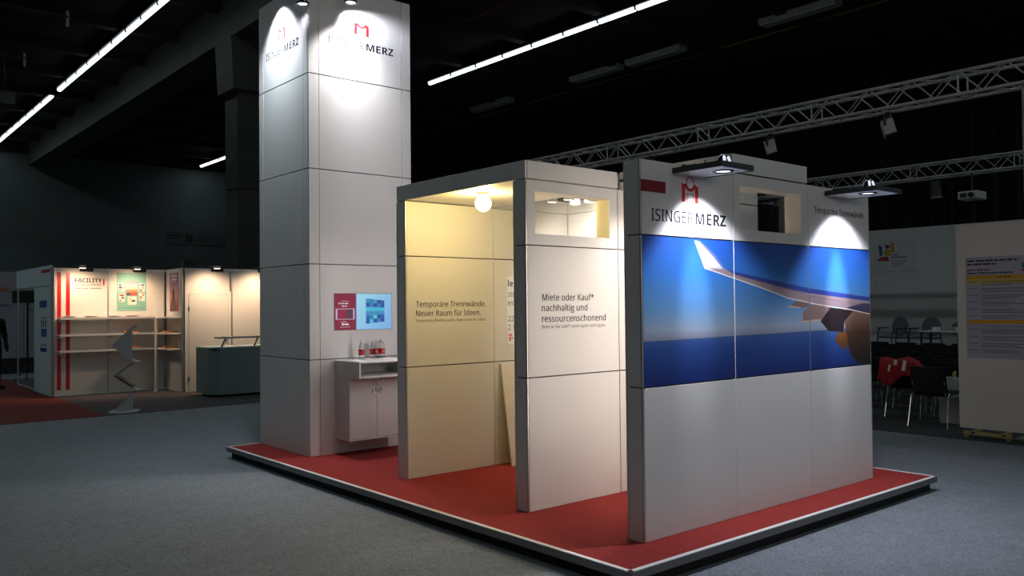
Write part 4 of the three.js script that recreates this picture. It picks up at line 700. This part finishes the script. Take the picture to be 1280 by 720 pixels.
{
  const proto = stackChair(), SEATY = FLOOR + 0.0065;
  const put = (x, z, turn, label, group) => { const o = proto.clone(); o.name = numbered('stacking_chair'); o.position.set(x, SEATY, z); o.rotation.y = turn; o.userData = { label, category: 'chair' }; if (group) o.userData.group = group; scene.add(o); };
  put(7.22, -1.33, 0.05, 'black stacking chair beside the programme partition, nothing on it');
  put(7.3, -2.5, -0.05, 'black stacking chair of the last row beside the mural wall\'s far edge');
  put(7.95, -2.0, 0.04, 'black stacking chair with the red jacket over its back');
  put(8.2, -1.42, -0.03, 'black stacking chair standing next to the white plastic bag');
  for (let i = 0; i < 7; i++) { const x = 8.85 + i * 0.82, zc = -1.65 - (x - 7.3) * 0.432; for (let k = -2; k <= 2; k++) { const z = Math.round((zc + k * 0.58) / 0.58) * 0.58; put(x + (rnd() - 0.5) * 0.05, z, (rnd() - 0.5) * 0.12, 'empty black stacking chair in the dark rows facing the stage', 'black chairs in rows'); } }
  // red jacket over a chair back: a draped shell with folds and white patches
  const t = thing('red_jacket', 'red jacket with white patches thrown over a black chair back', 'jacket', [7.93, SEATY, -2.0], 0.04);
  const prof = [[-0.15, 0.55], [-0.145, 0.63], [-0.135, 0.72], [-0.12, 0.8], [-0.08, 0.84], [-0.03, 0.845], [0.02, 0.81], [0.045, 0.74], [0.055, 0.62]], NZ = 30, V = [], I = [];
  for (const off of [0, 0.012]) for (let j = 0; j <= NZ; j++) for (let i = 0; i < prof.length; i++) {
    const u = j / NZ, z0 = (u - 0.5) * 0.58, [x, y] = prof[i], side = i < 5 ? -1 : 1, f = Math.abs(i - 5) / 5;
    const w = 0.022 * Math.sin(z0 * 24 + y * 13) + 0.014 * Math.sin(z0 * 47 - y * 29 + 1), hem = i === 0 || i === 8 ? 0.06 * Math.sin(z0 * 11 + i) : 0, drop = -0.35 * Math.max(0, Math.abs(z0) - 0.2);
    V.push(x + side * (off + 0.012 + Math.abs(w) * (0.4 + f)), y + off + hem + drop * 0.6 + 0.02 * Math.sin(z0 * 17), z0 * (1 - 0.12 * (1 - f)) + 0.015 * Math.sin(y * 21));
  }
  const n = prof.length, half = (NZ + 1) * n;
  for (let j = 0; j < NZ; j++) for (let i = 0; i < n - 1; i++) { const q = j * n + i; I.push(q, q + 1, q + n, q + 1, q + n + 1, q + n, half + q, half + q + n, half + q + 1, half + q + 1, half + q + n, half + q + n + 1); }
  const g = new THREE.BufferGeometry(); g.setAttribute('position', new THREE.Float32BufferAttribute(V, 3)); g.setAttribute('uv', new THREE.Float32BufferAttribute(new Float32Array(V.length / 3 * 2), 2)); g.setIndex(I); g.computeVertexNormals(); part('shell', g, M(0x9c1218, 0.8), t);
  for (const [z, y, w, h] of [[-0.03, 0.8, 0.05, 0.07], [0.09, 0.76, 0.05, 0.15], [-0.12, 0.72, 0.03, 0.1]]) { const q = part('white_patch', box(0.012, h, w, 0.004), M(0xe2ddd2, 0.7), t, [-0.19, y, z], [0.2, 0, 0]); }
  const sl = tube([[-0.16, 0.79, 0.22], [-0.17, 0.72, 0.32], [-0.16, 0.6, 0.36]], 0.05, 14, 10); part('sleeve', sl, M(0xa91319, 0.75), t);
  // white bag
  const b = thing('plastic_bag', 'crumpled white plastic bag standing on the floor by the partition', 'bag', [7.86, SEATY, -1.29]); const bg = new THREE.BoxGeometry(0.2, 0.62, 0.3, 6, 12, 6), bp = bg.attributes.position;
  for (let i = 0; i < bp.count; i++) { const x = bp.getX(i), y = bp.getY(i), z = bp.getZ(i), k = 1 - 0.35 * Math.max(0, y / 0.31) + 0.05 * Math.sin(y * 30 + x * 20 + z * 25); bp.setXYZ(i, x * k + 0.012 * Math.sin(y * 40 + z * 30), Math.max(-0.31, y + 0.012 * Math.sin(x * 40 + z * 33)), z * k); }
  bg.computeVertexNormals(); bg.translate(0, 0.312, 0); part('sack', bg, M(0xb8bcbc, 0.5), b); part('knot', tube([[-0.03, 0.6, 0], [-0.05, 0.68, 0.03], [0.03, 0.7, 0.02], [0.04, 0.61, 0]], 0.014, 12), M(0xc9b83c, 0.6), b);
}
{ // stage chairs and table
  const mk = (x, z, turn, label) => {
    const o = thing('conference_armchair', label, 'armchair', [x, FLOOR + 0.3405, z], turn);
    const seat = pad(0.46, 0.06, 0.5, 0.028); seat.translate(0, 0.45, 0); part('seat', seat, mat.greyCloth, o);
    const s = new THREE.Shape(); s.absellipse(0, 0, 0.24, 0.23, 0, Math.PI * 2); const bk = new THREE.ExtrudeGeometry(s, { depth: 0.03, bevelEnabled: true, bevelSize: 0.012, bevelThickness: 0.01, bevelSegments: 2, curveSegments: 20 }); bk.rotateY(Math.PI / 2); bk.rotateZ(-0.15); bk.translate(0.22, 0.72, 0); part('backrest', bk, mat.greyCloth, o);
    for (const q of [-1, 1]) {
      part('armrest', boxAt(-0.2, 0.14, 0.655, 0.685, q * 0.3 - 0.03, q * 0.3 + 0.03, 0.012), mat.black, o);
      part('leg', tube([[-0.24, 0.012, q * 0.3], [-0.19, 0.6, q * 0.3], [-0.14, 0.655, q * 0.3]], 0.014, 10), mat.black, o); part('leg', tube([[0.26, 0.012, q * 0.27], [0.2, 0.45, q * 0.27], [0.24, 0.62, q * 0.2]], 0.014, 10), mat.black, o); part('side_rail', bar([-0.2, 0.43, q * 0.29], [0.2, 0.43, q * 0.27], 0.012, 8), mat.black, o);
    }
  };
  mk(16.9, -6.42, -0.35, 'grey round-backed armchair alone on the stage, below the emblem board'); mk(16.9, -5.62, -0.2, 'grey round-backed armchair behind the stage table'); mk(17.1, -4.6, 0.25, 'grey round-backed armchair at the partition end of the stage table');
  const t = thing('stage_table', 'small two tier table with pale tops on dark legs', 'table', [16.2, FLOOR + 0.3405, -4.85], 0); part('table_top', boxAt(-0.28, 0.28, 0.62, 0.645, -0.5, 0.5, 0.006), mat.whiteGloss, t); part('lower_shelf', boxAt(-0.25, 0.25, 0.3, 0.32, -0.45, 0.45, 0.005), mat.whiteGloss, t);
  for (const a of [-1, 1]) for (const b of [-1, 1]) part('leg', boxAt(a * 0.25 - 0.02, a * 0.25 + 0.02, 0, 0.62, b * 0.45 - 0.02, b * 0.45 + 0.02), M(0x1c2236, 0.5), t);
  const tray = thing('cup_tray', 'white cups on a tray at one end of the stage table', 'tray', [16.2, FLOOR + 0.3405 + 0.646, -5.1]); part('plate', cyl(0.16, 0.15, 0.015, 20), mat.whiteGloss, tray, [0, 0.008, 0]); for (const [a, b] of [[-0.06, 0.03], [0.05, -0.05], [0.05, 0.07]]) part('cup', cyl(0.04, 0.03, 0.07, 14), mat.whiteGloss, tray, [a, 0.05, b]);
  const fl = thing('flower_bowl', 'low flower arrangement in a white bowl on the stage table', 'flowers', [16.2, FLOOR + 0.3405 + 0.646, -4.55]); part('bowl', cyl(0.1, 0.06, 0.07, 18), mat.whiteGloss, fl, [0, 0.035, 0]);
  for (let i = 0; i < 9; i++) { const a = i * 2.4, r = 0.03 + 0.012 * i; part('leaf', new THREE.SphereGeometry(0.04, 8, 6), M(i % 3 ? 0x59635a : 0xc8c4c8, 0.8), fl, [Math.cos(a) * r, 0.1 + (i % 3) * 0.035, Math.sin(a) * r]); }
}
renderer.render(scene, camera);
